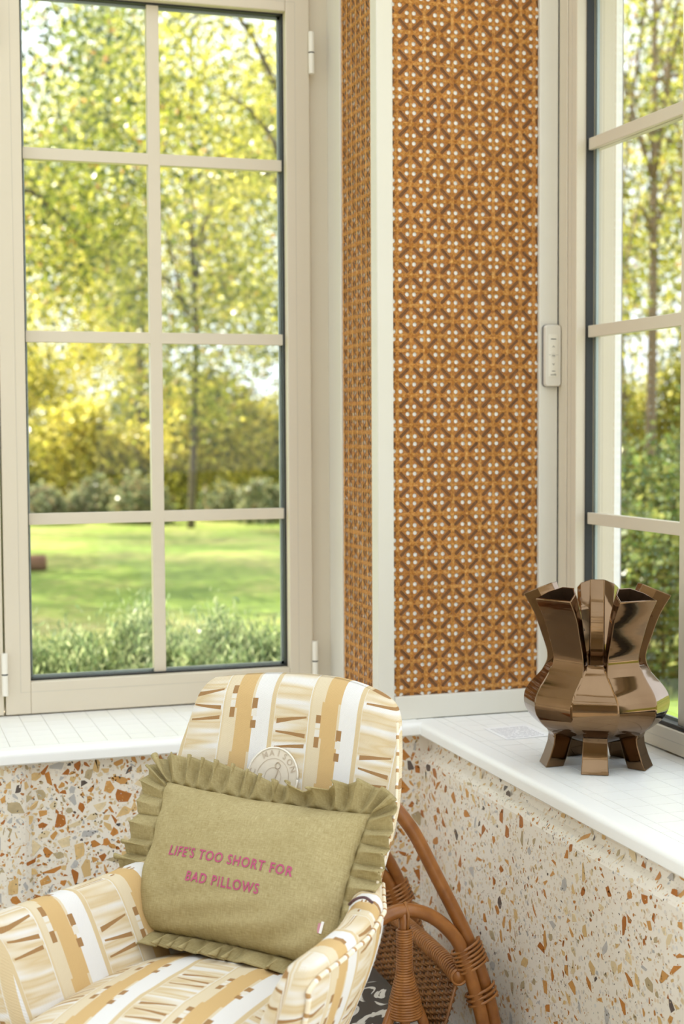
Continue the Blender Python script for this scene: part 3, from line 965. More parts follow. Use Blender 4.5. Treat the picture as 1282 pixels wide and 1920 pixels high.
def arm(side):
    """tub arm: rings from the back round to the front, top, inner and outer faces"""
    ys_ = [0.140, 0.11, 0.08, 0.05, 0.02, -0.02, -0.06, -0.10, -0.14, -0.18, -0.205, -0.222, -0.234, -0.241, -0.2435]
    rings, uvs = [], []
    NA = 40
    seam = []
    for y in ys_:
        e = max(0.0, (-0.205 - y) / 0.0390); e = min(1.0, e)
        sh = math.sqrt(max(0.0, 1 - e ** 2.4))
        sh = 0.12 + 0.88 * sh
        top = float(np.interp(y, [-0.2435, -0.20, -0.10, 0.0, 0.08, 0.14], [0.530, 0.538, 0.540, 0.541, 0.545, 0.552]))
        if side > 0: xc = float(np.interp(y, [-0.2435, -0.15, -0.05, 0.05, 0.14], [0.212, 0.220, 0.221, 0.203, 0.165]))
        else: xc = float(np.interp(y, [-0.2435, -0.15, -0.05, 0.05, 0.14], [0.268, 0.242, 0.212, 0.190, 0.160]))
        ht = float(np.interp(y, [-0.2435, -0.10, 0.14], [0.033, 0.034, 0.036]))      # half thickness near the top
        bot = 0.165
        zc = (top + bot) / 2; hz = (top - bot) / 2
        ring, q = [], []
        acc_v = 0.0; prev = None
        for k in range(NA):
            a = 2 * PI * k / NA
            cs, sn = spow(math.cos(a), 0.62), spow(math.sin(a), 0.52)
            zz = zc + hz * sn * (0.35 + 0.65 * sh if e > 0 else 1.0)
            low = (top - zz) / (top - bot)
            half = ht + 0.012 * low
            xx = xc - 0.050 * low ** 1.6 - 0.125 * low ** 1.15 * (0.88 + 0.12 * cs) + half * cs * sh
            p = (side * xx, y, zz)
            if prev is not None: acc_v += math.dist(p, prev)
            prev = p
            ring.append(p); q.append((max(y, -0.205) + (0.052 if side > 0 else 0.042) + cs * sh * 0.028 * min(1.0, e * 3), zz * (1 if cs < 0 else 1) + (0.02 if cs < 0 else 0.075)))
            if k == NA // 8 + 1: seam.append((side * (xx + 0.0015), y, zz + 0.0015))
        rings.append(ring); uvs.append(q)
    nm = loft('armrest', rings, uvs, 'stripe', CH)
    nm['label'] = 'right armrest' if side > 0 else 'left armrest'
    # corded seam along the outer top edge, then down the front face
    last = rings[11]
    down = [last[k] for k in (6, 5, 4, 3, 2, 1, 0, NA - 1, NA - 2)]
    down = [(p[0] + side * 0.001, p[1] - 0.002, p[2]) for p in down]
    pth = smooth_path(seam[:11] + [tuple(x) for x in down], 4)
    t_ = tube('corded_seam', pth, 0.0034, 'piping', nm, 7)
    return nm
arm(1); arm(-1)
# shell under the seat and legs
rings, uvs = [], []
for z, sc in ((0.14, 0.88), (0.15, 0.93), (0.20, 0.97), (0.34, 1.0)):
    ring, q = [], []
    for k in range(40):
        th = 2 * PI * k / 40
        x = 0.128 * (0.9 + 0.25 * (z - 0.14) / 0.2) * sc * spow(math.cos(th), 0.5); y = -0.045 + 0.205 * sc * spow(math.sin(th), 0.5)
        ring.append((x, y, z)); q.append((x, z))
    rings.append(ring); uvs.append(q)
loft('seat_base', rings, uvs, 'stripe', CH)
for sx in (-1, 1):
    for yy in (-0.20, 0.12):
        sy = -1 if yy < 0 else 1
        tube('leg', [(sx * 0.085, yy + 0.02, 0.15), (sx * 0.115, yy + sy * 0.015, 0.07), (sx * 0.140, yy + sy * 0.03, 0.0)], [0.017, 0.014, 0.010], 'leg_wood', CH, 10)
# piping up the sides and over the top of the back
pth = []
for z in np.linspace(0.50, 0.765, 12):
    for_ = back_point(0.97, z); pth.append(for_ + (0.006, -0.020, -0.006 * max(0, (z - 0.6) / 0.2)))
pr = [p for p in pth]
pl = [np.array((-p[0], p[1], p[2])) for p in pth]
tube('corded_seam', smooth_path(pr, 3), 0.0024, 'piping', CH, 7)

# embroidered round patch on the backrest: facing forward, lettering round the rim
def on_back(x, z, lift):
    yc, c, w = back_spine(z)
    s = max(-1, min(1, x / w))
    t = math.sqrt(max(0, 1 - abs(s) ** 3.6)) if abs(s) < 1 else 0
    return (x, yc - c * abs(s) ** 2.2 - 0.037 - lift, z + 0.010 * (1 - s * s) * max(0, (z - 0.5) / 0.3) - 0.012 * max(0, s) ** 3 * max(0, (z - 0.6) / 0.2))
BX, BZ, BR = -0.020, 0.658, 0.043
def ring_mesh(r0_, r1_, lift, nm, mt, parent, n=40):
    V, F = [], []
    for k in range(n):
        a = 2 * PI * k / n
        for r_ in (r0_, r1_): V.append(on_back(BX + r_ * math.cos(a), BZ + r_ * math.sin(a), lift))
    F = [(2 * k, 2 * k + 1, (2 * k + 3) % (2 * n), (2 * k + 2) % (2 * n)) for k in range(n)]
    return mk(nm, V, F, mt, parent, True, fix=False)
V = [on_back(BX, BZ, 0.003)]; F = []
for j, r_ in enumerate((0.015, 0.03, BR)):
    for k in range(40):
        a = 2 * PI * k / 40; V.append(on_back(BX + r_ * math.cos(a), BZ + r_ * math.sin(a), 0.003))
for k in range(40):
    F.append((0, 1 + k, 1 + (k + 1) % 40))
    for j in (0, 1): F.append((1 + 40 * j + k, 1 + 40 * (j + 1) + k, 1 + 40 * (j + 1) + (k + 1) % 40, 1 + 40 * j + (k + 1) % 40))
badge = mk('round_patch', V, F, 'badge_cloth', CH, True, fix=False)
badge['label'] = 'round pale embroidered patch'
tube('patch_rim', [on_back(BX + BR * math.cos(a), BZ + BR * math.sin(a), 0.0035) for a in np.linspace(0, 2 * PI, 49)], 0.0016, 'badge_rim', badge, 6)
ring_mesh(0.0268, 0.0276, 0.0036, 'stitched_ring', 'badge_thread', badge)
ring_mesh(0.0135, 0.0142, 0.0036, 'stitched_ring', 'badge_thread', badge)
ring_mesh(0.0428, 0.0434, 0.0036, 'stitched_ring', 'badge_thread', badge)
def patch_word(word, a_start, a_step, r_):
    V, F = [], []
    for i, ch in enumerate(word):
        tv, tf = text_geo(ch, 0.0125, 0.0001)
        a = a_start - i * a_step
        b = len(V)
        for p in tv:
            x, y = p[0], p[1]
            V.append(on_back(BX + (r_ + y) * math.cos(a) + x * math.sin(a), BZ + (r_ + y) * math.sin(a) - x * math.cos(a), 0.0038))
        F += [tuple(q + b for q in t) for t in tf]
    mk('stitched_word', V, F, 'badge_thread', badge, fix=False)
patch_word('MAISON', math.radians(118), math.radians(19), 0.0350)
patch_word('CHI', math.radians(168), math.radians(-12), 0.0350)
# little stitched figure in the middle of the patch
pth = [on_back(BX + 0.003 + x, BZ + z, 0.004) for x, z in ((0.0, -0.012), (0.001, -0.002), (0.004, 0.006), (0.005, 0.012))]
tube('stitched_figure', smooth_path(pth, 4), 0.0009, 'badge_thread', badge, 5)
tube('stitched_figure', [on_back(BX + 0.007 + 0.004 * math.cos(a), BZ + 0.0175 + 0.0048 * math.sin(a), 0.004) for a in np.linspace(0, 2 * PI, 17)], 0.0008, 'badge_thread', badge, 5)

# ------------------------------------------------------------------ ruffled cushion
PW, PH, PT = 0.176, 0.116, 0.058
PREC = math.radians(31)      # recline
PO = Vector((-0.012, 0.083, 0.546))
ch_m = Matrix.Translation((0.489, 2.055, 0)) @ Matrix.Rotation(math.radians(-41), 4, 'Z')
# local axes of the cushion in chair space: a across, b up the face, n out of the face
roll = math.radians(-3.0)
b_ax = Vector((0, math.sin(PREC), math.cos(PREC))); n_ax = Vector((0, -math.cos(PREC), math.sin(PREC))); a_ax = Vector((1, 0, 0))
a2 = a_ax * math.cos(roll) + b_ax * math.sin(roll); b2 = b_ax * math.cos(roll) - a_ax * math.sin(roll)
CU = empty('cushion')
CU.matrix_world = ch_m @ Matrix((( a2[0], b2[0], n_ax[0], PO[0]), (a2[1], b2[1], n_ax[1], PO[1]), (a2[2], b2[2], n_ax[2], PO[2]), (0, 0, 0, 1)))
tag(CU, 'olive linen cushion with ruffled edge and pink lettering, leaning in the armchair', 'cushion')

def cush(p, q):
    x = PW * p * (1 - 0.055 * (1 - q * q)); y = PH * q * (1 - 0.06 * (1 - p * p))
    return x, y
def cush_h(p, q):
    g = max(0.0, (1 - abs(p) ** 2.6) * (1 - abs(q) ** 2.6)) ** 0.52
    wr = 0.0032 * math.sin(16 * p + 9 * q) * (p * p) * (1 - abs(q)) + 0.0034 * math.sin(22 * q - 7 * p + 1.0) * abs(q) * (1 - abs(p)) + 0.0055 * math.sin(13 * (p - q)) * max(0, p * -q) + 0.0045 * math.sin(11 * (p + 0.6 * q) + 1.2) * max(0, p * q) * (q < 0)
    return PT * g + wr * (g > 0)
NP, NQ = 57, 41
def cush_sheet(sgn, nm):
    V, F, UV = [], [], []
    for j in range(NQ):
        for i in range(NP):
            p = -1 + 2 * i / (NP - 1); q = -1 + 2 * j / (NQ - 1)
            p = math.sin(p * PI / 2) * 0.5 + p * 0.5; q = math.sin(q * PI / 2) * 0.5 + q * 0.5
            x, y = cush(p, q); V.append((x, y, sgn * cush_h(p, q) * (1.0 if sgn > 0 else 0.75))); UV.append((x, y))
    F = [(j * NP + i, j * NP + i + 1, (j + 1) * NP + i + 1, (j + 1) * NP + i) for j in range(NQ - 1) for i in range(NP - 1)]
    return mk(nm, V, F, 'linen', CU, True, UV, fix=False)
cush_sheet(1, 'cushion_front'); cush_sheet(-1, 'cushion_back')
# ruffle: gathered strip round the seam
def per(t):
    """point and outward direction on the seam, t in 0..4 anticlockwise from bottom-left"""
    s = int(t) % 4; f = t - int(t)
    g = -1 + 2 * f
    p, q = [(g, -1), (1, g), (-g, 1), (-1, -g)][s]
    x, y = cush(p, q)
    ex_ = spow(p, 6) ; ey_ = spow(q, 6)
    ex_ = p ** 9 ; ey_ = q ** 9
    L_ = math.hypot(ex_, ey_)
    return x, y, ex_ / L_, ey_ / L_
NT, NS = 1200, 9
per_len = [0]
pts = [per(4 * i / NT) for i in range(NT)]
lens = np.array([math.hypot(pts[(i + 1) % NT][0] - pts[i][0], pts[(i + 1) % NT][1] - pts[i][1]) + 0.05 * math.hypot(pts[(i + 1) % NT][2] - pts[i][2], pts[(i + 1) % NT][3] - pts[i][3]) for i in range(NT)])
arc = np.r_[0, np.cumsum(lens)[:-1]]; TOT = lens.sum()
rr = np.random.default_rng(5)
NPL = 48
knots = np.cumsum(rr.uniform(0.55, 1.5, NPL)); knots = knots / knots[-1] * TOT
amps = rr.uniform(0.5, 1.25, NPL)
wid = 0.047 + 0.012 * np.exp(-((np.array([q[0] for q in pts]) + 0.17) ** 2 + (np.array([q[1] for q in pts]) + 0.11) ** 2) / 0.05 ** 2) + 0.006 * np.interp(arc, np.linspace(0, TOT, 14), rr.uniform(-1, 1, 14))
V, F, UV = [], [], []
for i in range(NT):
    x, y, ox, oy = pts[i]
    k = int(np.searchsorted(knots, arc[i])) % NPL
    lo = knots[k - 1] if k > 0 else 0.0
    f = (arc[i] - lo) / max(1e-6, knots[k] - lo)
    pleat = (1 - abs(2 * f - 1) ** 1.6) * 2 - 1          # rounded crest, sharp valley
    lean = 0.008 * math.sin(2 * PI * f)
    tx, ty = -oy, ox
    bot = max(0.0, -oy) ** 2                              # lower edge is pushed forward on the seat
    topf = max(0.0, oy)
    fold = math.exp(-((x - 0.085) / 0.05) ** 2) * topf    # ruffle flops forward at the upper right
    for j in range(NS):
        s = j / (NS - 1)
        w_ = wid[i] * s * (1 - 0.25 * bot) * (1 - 0.30 * topf * math.exp(-((x - 0.02) / 0.045) ** 2))
        amp = 0.0150 * amps[k] * (0.42 + 0.58 * s) * min(1, s * 6)
        zz = amp * pleat + 0.004 * s + bot * 0.030 * s
        ang = fold * 1.25
        dx = w_ * (1 - 0.25 * bot) * math.cos(ang * s)
        zz += w_ * math.sin(ang * s) * 0.9
        V.append((x + ox * dx + tx * lean * s * amps[k], y + oy * dx + ty * lean * s * amps[k], zz))
        UV.append((arc[i] * 1.8, w_))
for i in range(NT):
    for j in range(NS - 1):
        a_, b_2 = i * NS + j, ((i + 1) % NT) * NS + j
        F.append((a_, b_2, b_2 + 1, a_ + 1))
rf = mk('ruffle', V, F, 'linen', CU, True, UV, fix=False)
so = rf.modifiers.new('cloth', 'SOLIDIFY'); so.thickness = 0.0016; so.offset = 0
# lettering draped on the front
def drape(word, y0, size, x0):
    tv, tf = text_geo(word, size, 0.0004, 'CENTER', 1.16)
    tv[:, 0] *= 0.84
    V = []
    for p in tv:
        X, Y = p[0] + x0, p[1] + y0
        pq = [X / PW, Y / PH]
        for _ in range(4):
            fx, fy = cush(*pq); pq[0] += (X - fx) / PW; pq[1] += (Y - fy) / PH
        V.append((X, Y, cush_h(*pq) + 0.0011))
    o = mk('lettering', V, tf, 'print_pink', CU, fix=False)
    o['label'] = 'pink embroidered lettering'
drape("LIFE'S TOO SHORT FOR", 0.001, 0.0205, -0.004)
drape('BAD PILLOWS', -0.033, 0.0205, -0.004)
# sewn-in tag
a = Acc().box(0.153, 0.157, -0.072, -0.055, 0.026, 0.0272); a.build('sewn_tag', 'tag_white', CU)
a = Acc().box(0.149, 0.153, -0.072, -0.058, 0.026, 0.0272); a.build('sewn_tag', 'tag_pink', CU)
def to_cushion(p):
    d_ = Vector(p) - PO
    return (d_.dot(a2), d_.dot(b2), d_.dot(n_ax))
tube('ribbon_loop', smooth_path([to_cushion(p) for p in ((0.180, 0.03, 0.535), (0.199, 0.0, 0.552), (0.208, 0.0, 0.557), (0.218, 0.0, 0.558), (0.228, 0.0, 0.552))], 4), 0.0022, 'ribbon_plum', CU, 6)

# ------------------------------------------------------------------ bronze tulip vase
VC = (1.272, 2.412, ZS + 0.0002)
face_cam = math.atan2(-VC[1], -VC[0])
VA = empty('tulip_vase', VC, face_cam + math.radians(-1.0))
tag(VA, 'bronze lustre vase with five flared necks and five short legs on the right sill', 'vase')
def pol(r, a, z): return (r * math.cos(a), r * math.sin(a), z)
D = math.radians
# body: ten facets; local +x faces the camera; leg facets at multiples of 72 deg, neck facets between
bz = [0.050, 0.055, 0.063, 0.074, 0.087, 0.102, 0.117, 0.132, 0.147, 0.161, 0.174, 0.185, 0.193]
br = [0.060, 0.074, 0.091, 0.107, 0.1205, 0.1295, 0.1325, 0.1300, 0.1215, 0.109, 0.098, 0.090, 0.080]
al = [18, 18, 18, 18, 18, 18, 18, 17.5, 16.5, 15, 13, 11, 10]
_zz = smooth_path([(z, r_, a_) for z, r_, a_ in zip(bz, br, al)], 4)
bz, br, al = _zz[:, 0], _zz[:, 1], _zz[:, 2]
V, F = [], []
for z, r_, a_ in zip(bz, br, al):
    for k in range(5):
        V.append(pol(r_, D(72 * k - a_), z)); V.append(pol(r_, D(72 * k + a_), z))
for i in range(len(bz) - 1):
    for j in range(10):
        F.append((i * 10 + j, i * 10 + (j + 1) % 10, (i + 1) * 10 + (j + 1) % 10, (i + 1) * 10 + j))
F.append(tuple(range(9, -1, -1)))
t0 = len(V); V.append((0, 0, 0.190)); tb = (len(bz) - 1) * 10
F += [(tb + j, tb + (j + 1) % 10, t0) for j in range(10)]
body = mk('body', V, F, 'lustre', VA)
smooth_auto(body, 20)
bv = body.modifiers.new('bevel', 'BEVEL'); bv.width = 0.0022; bv.segments = 2; bv.limit_method = 'ANGLE'; bv.angle_limit = D(24)
for k in range(5):
    A0 = D(72 * k + 36)
    # neck: house-shaped tube leaning outward; levels (z, r_outer, half width, depth)
    lv = [(0.172, 0.0915, 0.0400, 0.030), (0.186, 0.0850, 0.0360, 0.034), (0.199, 0.0830, 0.0340, 0.036), (0.215, 0.0855, 0.0340, 0.037), (0.244, 0.0945, 0.0352, 0.039), (0.285, 0.1080, 0.0380, 0.041), (0.321, 0.1280, 0.0395, 0.046)]
    lv = [tuple(q) for q in smooth_path(lv, 3)]
    V, F = [], []
    def loop(z, ro, hw, dp, ins=0.0, tilt=0.0):
        pts = [(ro - ins, -hw + ins), (ro - ins, hw - ins), (ro - dp * 0.55, hw * 0.80 - ins * 0.8), (ro - dp + ins, 0.013 - ins * 0.4), (ro - dp + ins, -0.013 + ins * 0.4), (ro - dp * 0.55, -hw * 0.80 + ins * 0.8)]
        return [(x * math.cos(A0) - y * math.sin(A0), x * math.sin(A0) + y * math.cos(A0), z - tilt * (x - ro + dp * 0.5) / dp) for x, y in pts]
    for l in lv: V += loop(*l, 0.0, 0.020 * max(0, (l[0] - 0.20) / 0.121))
    n = 6
    for i in range(len(lv) - 1):
        F += [(i * n + j, i * n + (j + 1) % n, (i + 1) * n + (j + 1) % n, (i + 1) * n + j) for j in range(n)]
    F.append(tuple(range(n - 1, -1, -1)))
    V += loop(0.321, 0.1280, 0.0395, 0.046, 0.0036, 0.020); o1 = len(lv) * n; o0 = o1 - n
    F += [(o0 + j, o0 + (j + 1) % n, o1 + (j + 1) % n, o1 + j) for j in range(n)]
    nk = mk('neck', V, F, 'lustre', VA)
    smooth_auto(nk, 20)
    bv = nk.modifiers.new('bevel', 'BEVEL'); bv.width = 0.0016; bv.segments = 2; bv.limit_method = 'ANGLE'; bv.angle_limit = D(24)
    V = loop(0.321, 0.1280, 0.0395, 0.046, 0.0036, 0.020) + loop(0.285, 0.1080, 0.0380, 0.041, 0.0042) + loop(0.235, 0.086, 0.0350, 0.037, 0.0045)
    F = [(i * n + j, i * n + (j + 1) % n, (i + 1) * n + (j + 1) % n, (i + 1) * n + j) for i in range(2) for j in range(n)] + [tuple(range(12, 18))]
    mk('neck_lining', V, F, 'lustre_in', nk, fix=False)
    # leg
    A1 = D(72 * k)
    V, F = [], []
    ll = [(0.072, 0.030, 0.104, 0.0215), (0.058, 0.030, 0.082, 0.0215), (0.045, 0.034, 0.078, 0.0215), (0.020, 0.046, 0.088, 0.0225), (0.0, 0.056, 0.098, 0.0235)]
    ll = [(0.066, 0.045, 0.088, 0.0225), (0.056, 0.048, 0.084, 0.0222), (0.042, 0.052, 0.0855, 0.0225), (0.020, 0.058, 0.0925, 0.0235), (0.0, 0.066, 0.101, 0.0250)]
    for z, ri, ro, hw in ll:
        for x, y in ((ro, -hw), (ro, hw), (ri, hw * 0.72), (ri, -hw * 0.72)):
            V.append((x * math.cos(A1) - y * math.sin(A1), x * math.sin(A1) + y * math.cos(A1), z))
    for i in range(len(ll) - 1): F += [(i * 4 + j, i * 4 + (j + 1) % 4, (i + 1) * 4 + (j + 1) % 4, (i + 1) * 4 + j) for j in range(4)]
    F += [(0, 1, 2, 3), (19, 18, 17, 16)]
    lg = mk('leg', V, F, 'lustre', VA)
    smooth_auto(lg, 20)
    bv = lg.modifiers.new('bevel', 'BEVEL'); bv.width = 0.0018; bv.segments = 2; bv.limit_method = 'ANGLE'; bv.angle_limit = D(24)

# ------------------------------------------------------------------ printed slip on the sill
pz = ZS + 0.0006
cor = [(1.203, 2.641), (1.296, 2.668), (1.305, 2.778), (1.200, 2.774)]
cor = [(1.200, 2.648), (1.298, 2.656), (1.300, 2.776), (1.202, 2.768)]
slip = mk('paper_slip', [(x, y, pz + 0.0004) for x, y in cor] + [(x, y, pz) for x, y in cor], [(0, 1, 2, 3), (7, 6, 5, 4), (0, 4, 5, 1), (1, 5, 6, 2), (2, 6, 7, 3), (3, 7, 4, 0)], 'paper_print', None, False,
          [(0, 0), (1, 0), (1, 1), (0, 1)] * 2)
tag(slip, 'thin printed paper slip lying on the right sill beside the vase', 'paper')

# ------------------------------------------------------------------ remote control on the pillar edge
RX, RZ = 1.4175, 1.3635
RM = empty('remote_control', (RX, 2.9045, RZ))
tag(RM, 'slim pale grey wall remote with buttons fixed on the pillar beside the window', 'remote control')
def rounded(hw, hh, rc, n=6):
    pts = []
    for sx, sz, a0 in ((1, 1, 0), (-1, 1, 90), (-1, -1, 180), (1, -1, 270)):
        for k in range(n + 1):
            a = D(a0 + 90 * k / n); pts.append((sx * (hw - rc) + rc * math.cos(a), sz * (hh - rc) + rc * math.sin(a)))
    return pts
def slab(name, layers, mat, parent):
    """stack of outlines (points, y) closed at both ends"""
    V, F = [], []; n = len(layers[0][0])
    for pts_, y in layers: V += [(x, y, z) for x, z in pts_]
    for i in range(len(layers) - 1): F += [(i * n + j, i * n + (j + 1) % n, (i + 1) * n + (j + 1) % n, (i + 1) * n + j) for j in range(n)]
    F += [tuple(range(n)), tuple(range((len(layers) - 1) * n, len(layers) * n))]
    o = mk(name, V, F, mat, parent); smooth_auto(o, 40); return o
slab('holder', [(rounded(0.0195, 0.0665, 0.008), 0.0), (rounded(0.0195, 0.0665, 0.008), -0.006)], 'remote_back', RM)
slab('shell', [(rounded(0.0190, 0.0660, 0.0075), -0.006), (rounded(0.0190, 0.0660, 0.0075), -0.013), (rounded(0.0172, 0.0642, 0.006), -0.0155)], 'remote_shell', RM)
fc = slab('button_face', [(rounded(0.0112, 0.046, 0.003), -0.0150), (rounded(0.0112, 0.046, 0.003), -0.0160), (rounded(0.0104, 0.0452, 0.0025), -0.0163)], 'remote_face', RM)
slab('centre_button', [(rounded(0.0062, 0.0062, 0.0061), -0.0160), (rounded(0.0062, 0.0062, 0.0061), -0.0170)], 'remote_shell', fc)
for x0_, x1_ in ((-0.0112, -0.0064), (0.0064, 0.0112)): box('button_gap', x0_, x1_, -0.01645, -0.0160, 0.0014, 0.0020, 'remote_back', fc)
def rem_text(s, size, z, off=0.00008):
    tv, tf = text_geo(s, size, off)
    mk('printed_mark', [(p[0], -0.0172 if abs(z) < 0.003 else -0.01645, z + p[1]) for p in tv], tf, 'print_dark', fc, fix=False)
rem_text('my', 0.0055, 0.0004); rem_text('somfy', 0.0056, -0.0415 if False else -0.0405)
a = Acc().box(-0.0062, 0.0062, -0.01650, -0.0160, 0.0345, 0.0362); a.build('printed_mark', 'print_dark', fc)
a = Acc().box(-0.0040, 0.0040, -0.01650, -0.0160, -0.0338, -0.0325); a.build('printed_mark', 'print_dark', fc)
for zc_, s in ((0.0195, 1), (-0.0185, -1)):
    V = [(-0.0028, zc_ - s * 0.0015), (0, zc_ + s * 0.0022), (0.0028, zc_ - s * 0.0015), (0.0020, zc_ - s * 0.0022), (0, zc_ + s * 0.0006), (-0.0020, zc_ - s * 0.0022)]
    mk('arrow_mark', [(x, -0.01650, z) for x, z in V], [(0, 1, 4, 5), (1, 2, 3, 4)], 'print_dark', fc, fix=False)

# ------------------------------------------------------------------ rattan magazine rack
RK = empty('magazine_rack', (0.886, 2.575, 0.0))
tag(RK, 'brown rattan magazine rack with bound poles between armchair and terrazzo wall', 'magazine rack')
YF, YR = -0.185, 0.185
def arch(y):
    R_ = [(0.170, y, 0.0), (0.152, y, 0.14), (0.114, y, 0.272), (0.088, y, 0.318), (0.048, y, 0.352), (0.0, y, 0.366)]
    Lh = [(-p[0], p[1], p[2]) for p in R_[::-1][1:]]
    return smooth_path(R_ + Lh, 6)
def hoop(y, lean):
    R_ = [(0.196, y, 0.0), (0.176, y + 0.006, 0.14), (0.137, y + 0.010, 0.272), (0.064, y + 0.016 + lean, 0.424), (0.015, y + 0.02 + lean * 1.5, 0.515), (-0.045, y + 0.03 + lean * 2, 0.575), (-0.105, y + 0.03 + lean * 1.5, 0.52), (-0.15, y + 0.016, 0.36), (-0.185, y + 0.006, 0.14), (-0.205, y, 0.0)]
    return smooth_path(R_, 7)
def joined(name, geos, mat, parent, smooth=True):
    V, F = [], []
    for v_, f_, _u in geos:
        b = len(V); V += list(v_); F += [tuple(q + b for q in t) for t in f_]
    return mk(name, V, F, mat, parent, smooth)
for y, lean in ((YF, 0.0), (YR, -0.02)):
    tube('end_arch', arch(y), 0.0125, 'rattan', RK, 12)
    if y == YF:
        tube('hoop_pole', hoop(y, lean), 0.0125, 'rattan', RK, 12)
    else:
        tube('back_pole', smooth_path([(0.196, y, 0.0), (0.176, y, 0.14), (0.137, y, 0.272), (0.112, y, 0.33), (0.085, y - 0.01, 0.37)], 6), 0.0120, 'rattan', RK, 12)
    for sx in (1, -1):
        if y != YF and sx < 0: continue
        # bindings round both poles
        for (x0_, z0_, x1_, z1_), turns in (((0.136, 0.245, 0.118, 0.290), 6), ((0.155, 0.180, 0.146, 0.208), 3)):
            p0 = np.array((sx * x0_, y + 0.004, z0_)); p1 = np.array((sx * x1_, y + 0.004, z1_))
            g = coil_geo(np.array([p0, (p0 + p1) / 2, p1]), 0.0155, 0.0030, turns, squash=((1, 0, 0.3), 1.85))
            joined('binding', [g], 'rattan_wrap', RK)
        p0 = np.array((sx * 0.166, y + 0.004, 0.085)); p1 = np.array((sx * 0.160, y + 0.004, 0.118))
        joined('binding', [coil_geo(np.array([p0, (p0 + p1) / 2, p1]), 0.0155, 0.0030, 4, squash=((1, 0, 0.3), 1.85))], 'rattan_wrap', RK)
# wrapped stem with three prongs on the front end
stem = [(0.0, YF - 0.004, 0.345), (0.0, YF - 0.005, 0.24), (0.0, YF - 0.006, 0.19)]
tube('stem', smooth_path([(0, YF - 0.003, 0.362), (0, YF - 0.005, 0.25), (0, YF - 0.006, 0.10), (0, YF - 0.006, 0.0)], 5), 0.0095, 'rattan', RK, 10)
for sx in (-1, 1):
    tube('prong', smooth_path([(sx * 0.006, YF - 0.004, 0.27), (sx * 0.010, YF - 0.005, 0.225), (sx * 0.032, YF - 0.006, 0.17), (sx * 0.062, YF - 0.006, 0.08), (sx * 0.085, YF - 0.006, 0.0)], 5), 0.0095, 'rattan', RK, 10)
joined('stem_wrapping', [coil_geo(np.array([(0, YF - 0.004, 0.335), (0, YF - 0.005, 0.26), (0, YF - 0.005, 0.235), (0, YF - 0.006, 0.205), (0, YF - 0.006, 0.180)]), [0.0125, 0.0130, 0.019, 0.027, 0.030], 0.0027, 34)], 'rattan_wrap', RK)
tube('top_tie', [(0.003 + 0.0, YF - 0.0135, 0.336), (0.004, YF - 0.0150, 0.362), (0.002, YF - 0.004, 0.381), (-0.003, YF + 0.012, 0.368), (-0.003, YF + 0.014, 0.35)], 0.0026, 'rattan_wrap', RK, 6)
# side panels: rims and woven strands
for sx in (1, -1):
    xr, zr = (0.106, 0.232) if sx > 0 else (-0.088, 0.118)
    rim = np.array([(xr, YF, zr), (xr + sx * 0.004, -0.09, zr + 0.004), (xr + sx * 0.004, 0.09, zr + 0.004), (xr, YR, zr)])
    rp = smooth_path(rim, 6)
    tube('side_rim', rp, 0.0115, 'rattan', RK, 10)
    joined('rim_wrapping', [coil_geo(rp, 0.0132, 0.0032, 42)], 'rattan_wrap', RK)
    geos = []
    rows = 30 if sx > 0 else 10
    for r_ in range(rows):
        fz = r_ / 29 if sx > 0 else 20 / 29 + r_ / 29; z = 0.222 - fz * 0.165
        x = sx * (0.104 - 0.053 * fz)
        pth = [(x + sx * 0.0035 * math.cos(PI * (k + r_)), YF + 0.006 + (YR - YF - 0.012) * k / 24, z) for k in range(25)]
        geos.append(tube_geo(pth, 0.0034, 4))
    for k in range(13):
        yy = YF + 0.006 + (YR - YF - 0.012) * (k + 0.0) / 12
        geos.append(tube_geo([(sx * 0.104, yy, 0.226), (sx * 0.078, yy, 0.14), (sx * 0.051, yy, 0.055)] if sx > 0 else [(-0.072, yy, 0.116), (-0.062, yy, 0.085), (-0.051, yy, 0.055)], 0.0032, 5))
    joined('woven_side', geos, 'wicker', RK)
geos = []
for k in range(26):
    yy = YF + 0.01 + (YR - YF - 0.02) * k / 25
    geos.append(tube_geo([(-0.052, yy, 0.056), (-0.017, yy, 0.052), (0.017, yy, 0.052), (0.052, yy, 0.056)], 0.0034, 5))
joined('woven_base', geos, 'wicker', RK)
for y in (YF, YR): tube('bottom_rail', [(-0.16, y, 0.05), (0, y, 0.05), (0.16, y, 0.05)], 0.009, 'rattan', RK, 10)

# magazine in the rack
MG = empty('magazine', (0.866, 2.575, 0.131))
MG.rotation_euler = (0, math.radians(-8), 0)
tag(MG, 'black and white glossy magazine lying in the rattan rack', 'magazine')
a = Acc().box(-0.090, 0.072, -0.150, 0.130, 0.0095, 0.0100).box(-0.090, 0.072, -0.150, 0.130, 0.0, 0.0005); a.build('cover', 'cover', MG)
box('pages', -0.089, 0.071, -0.148, 0.129, 0.0005, 0.0095, 'page_edge', MG)

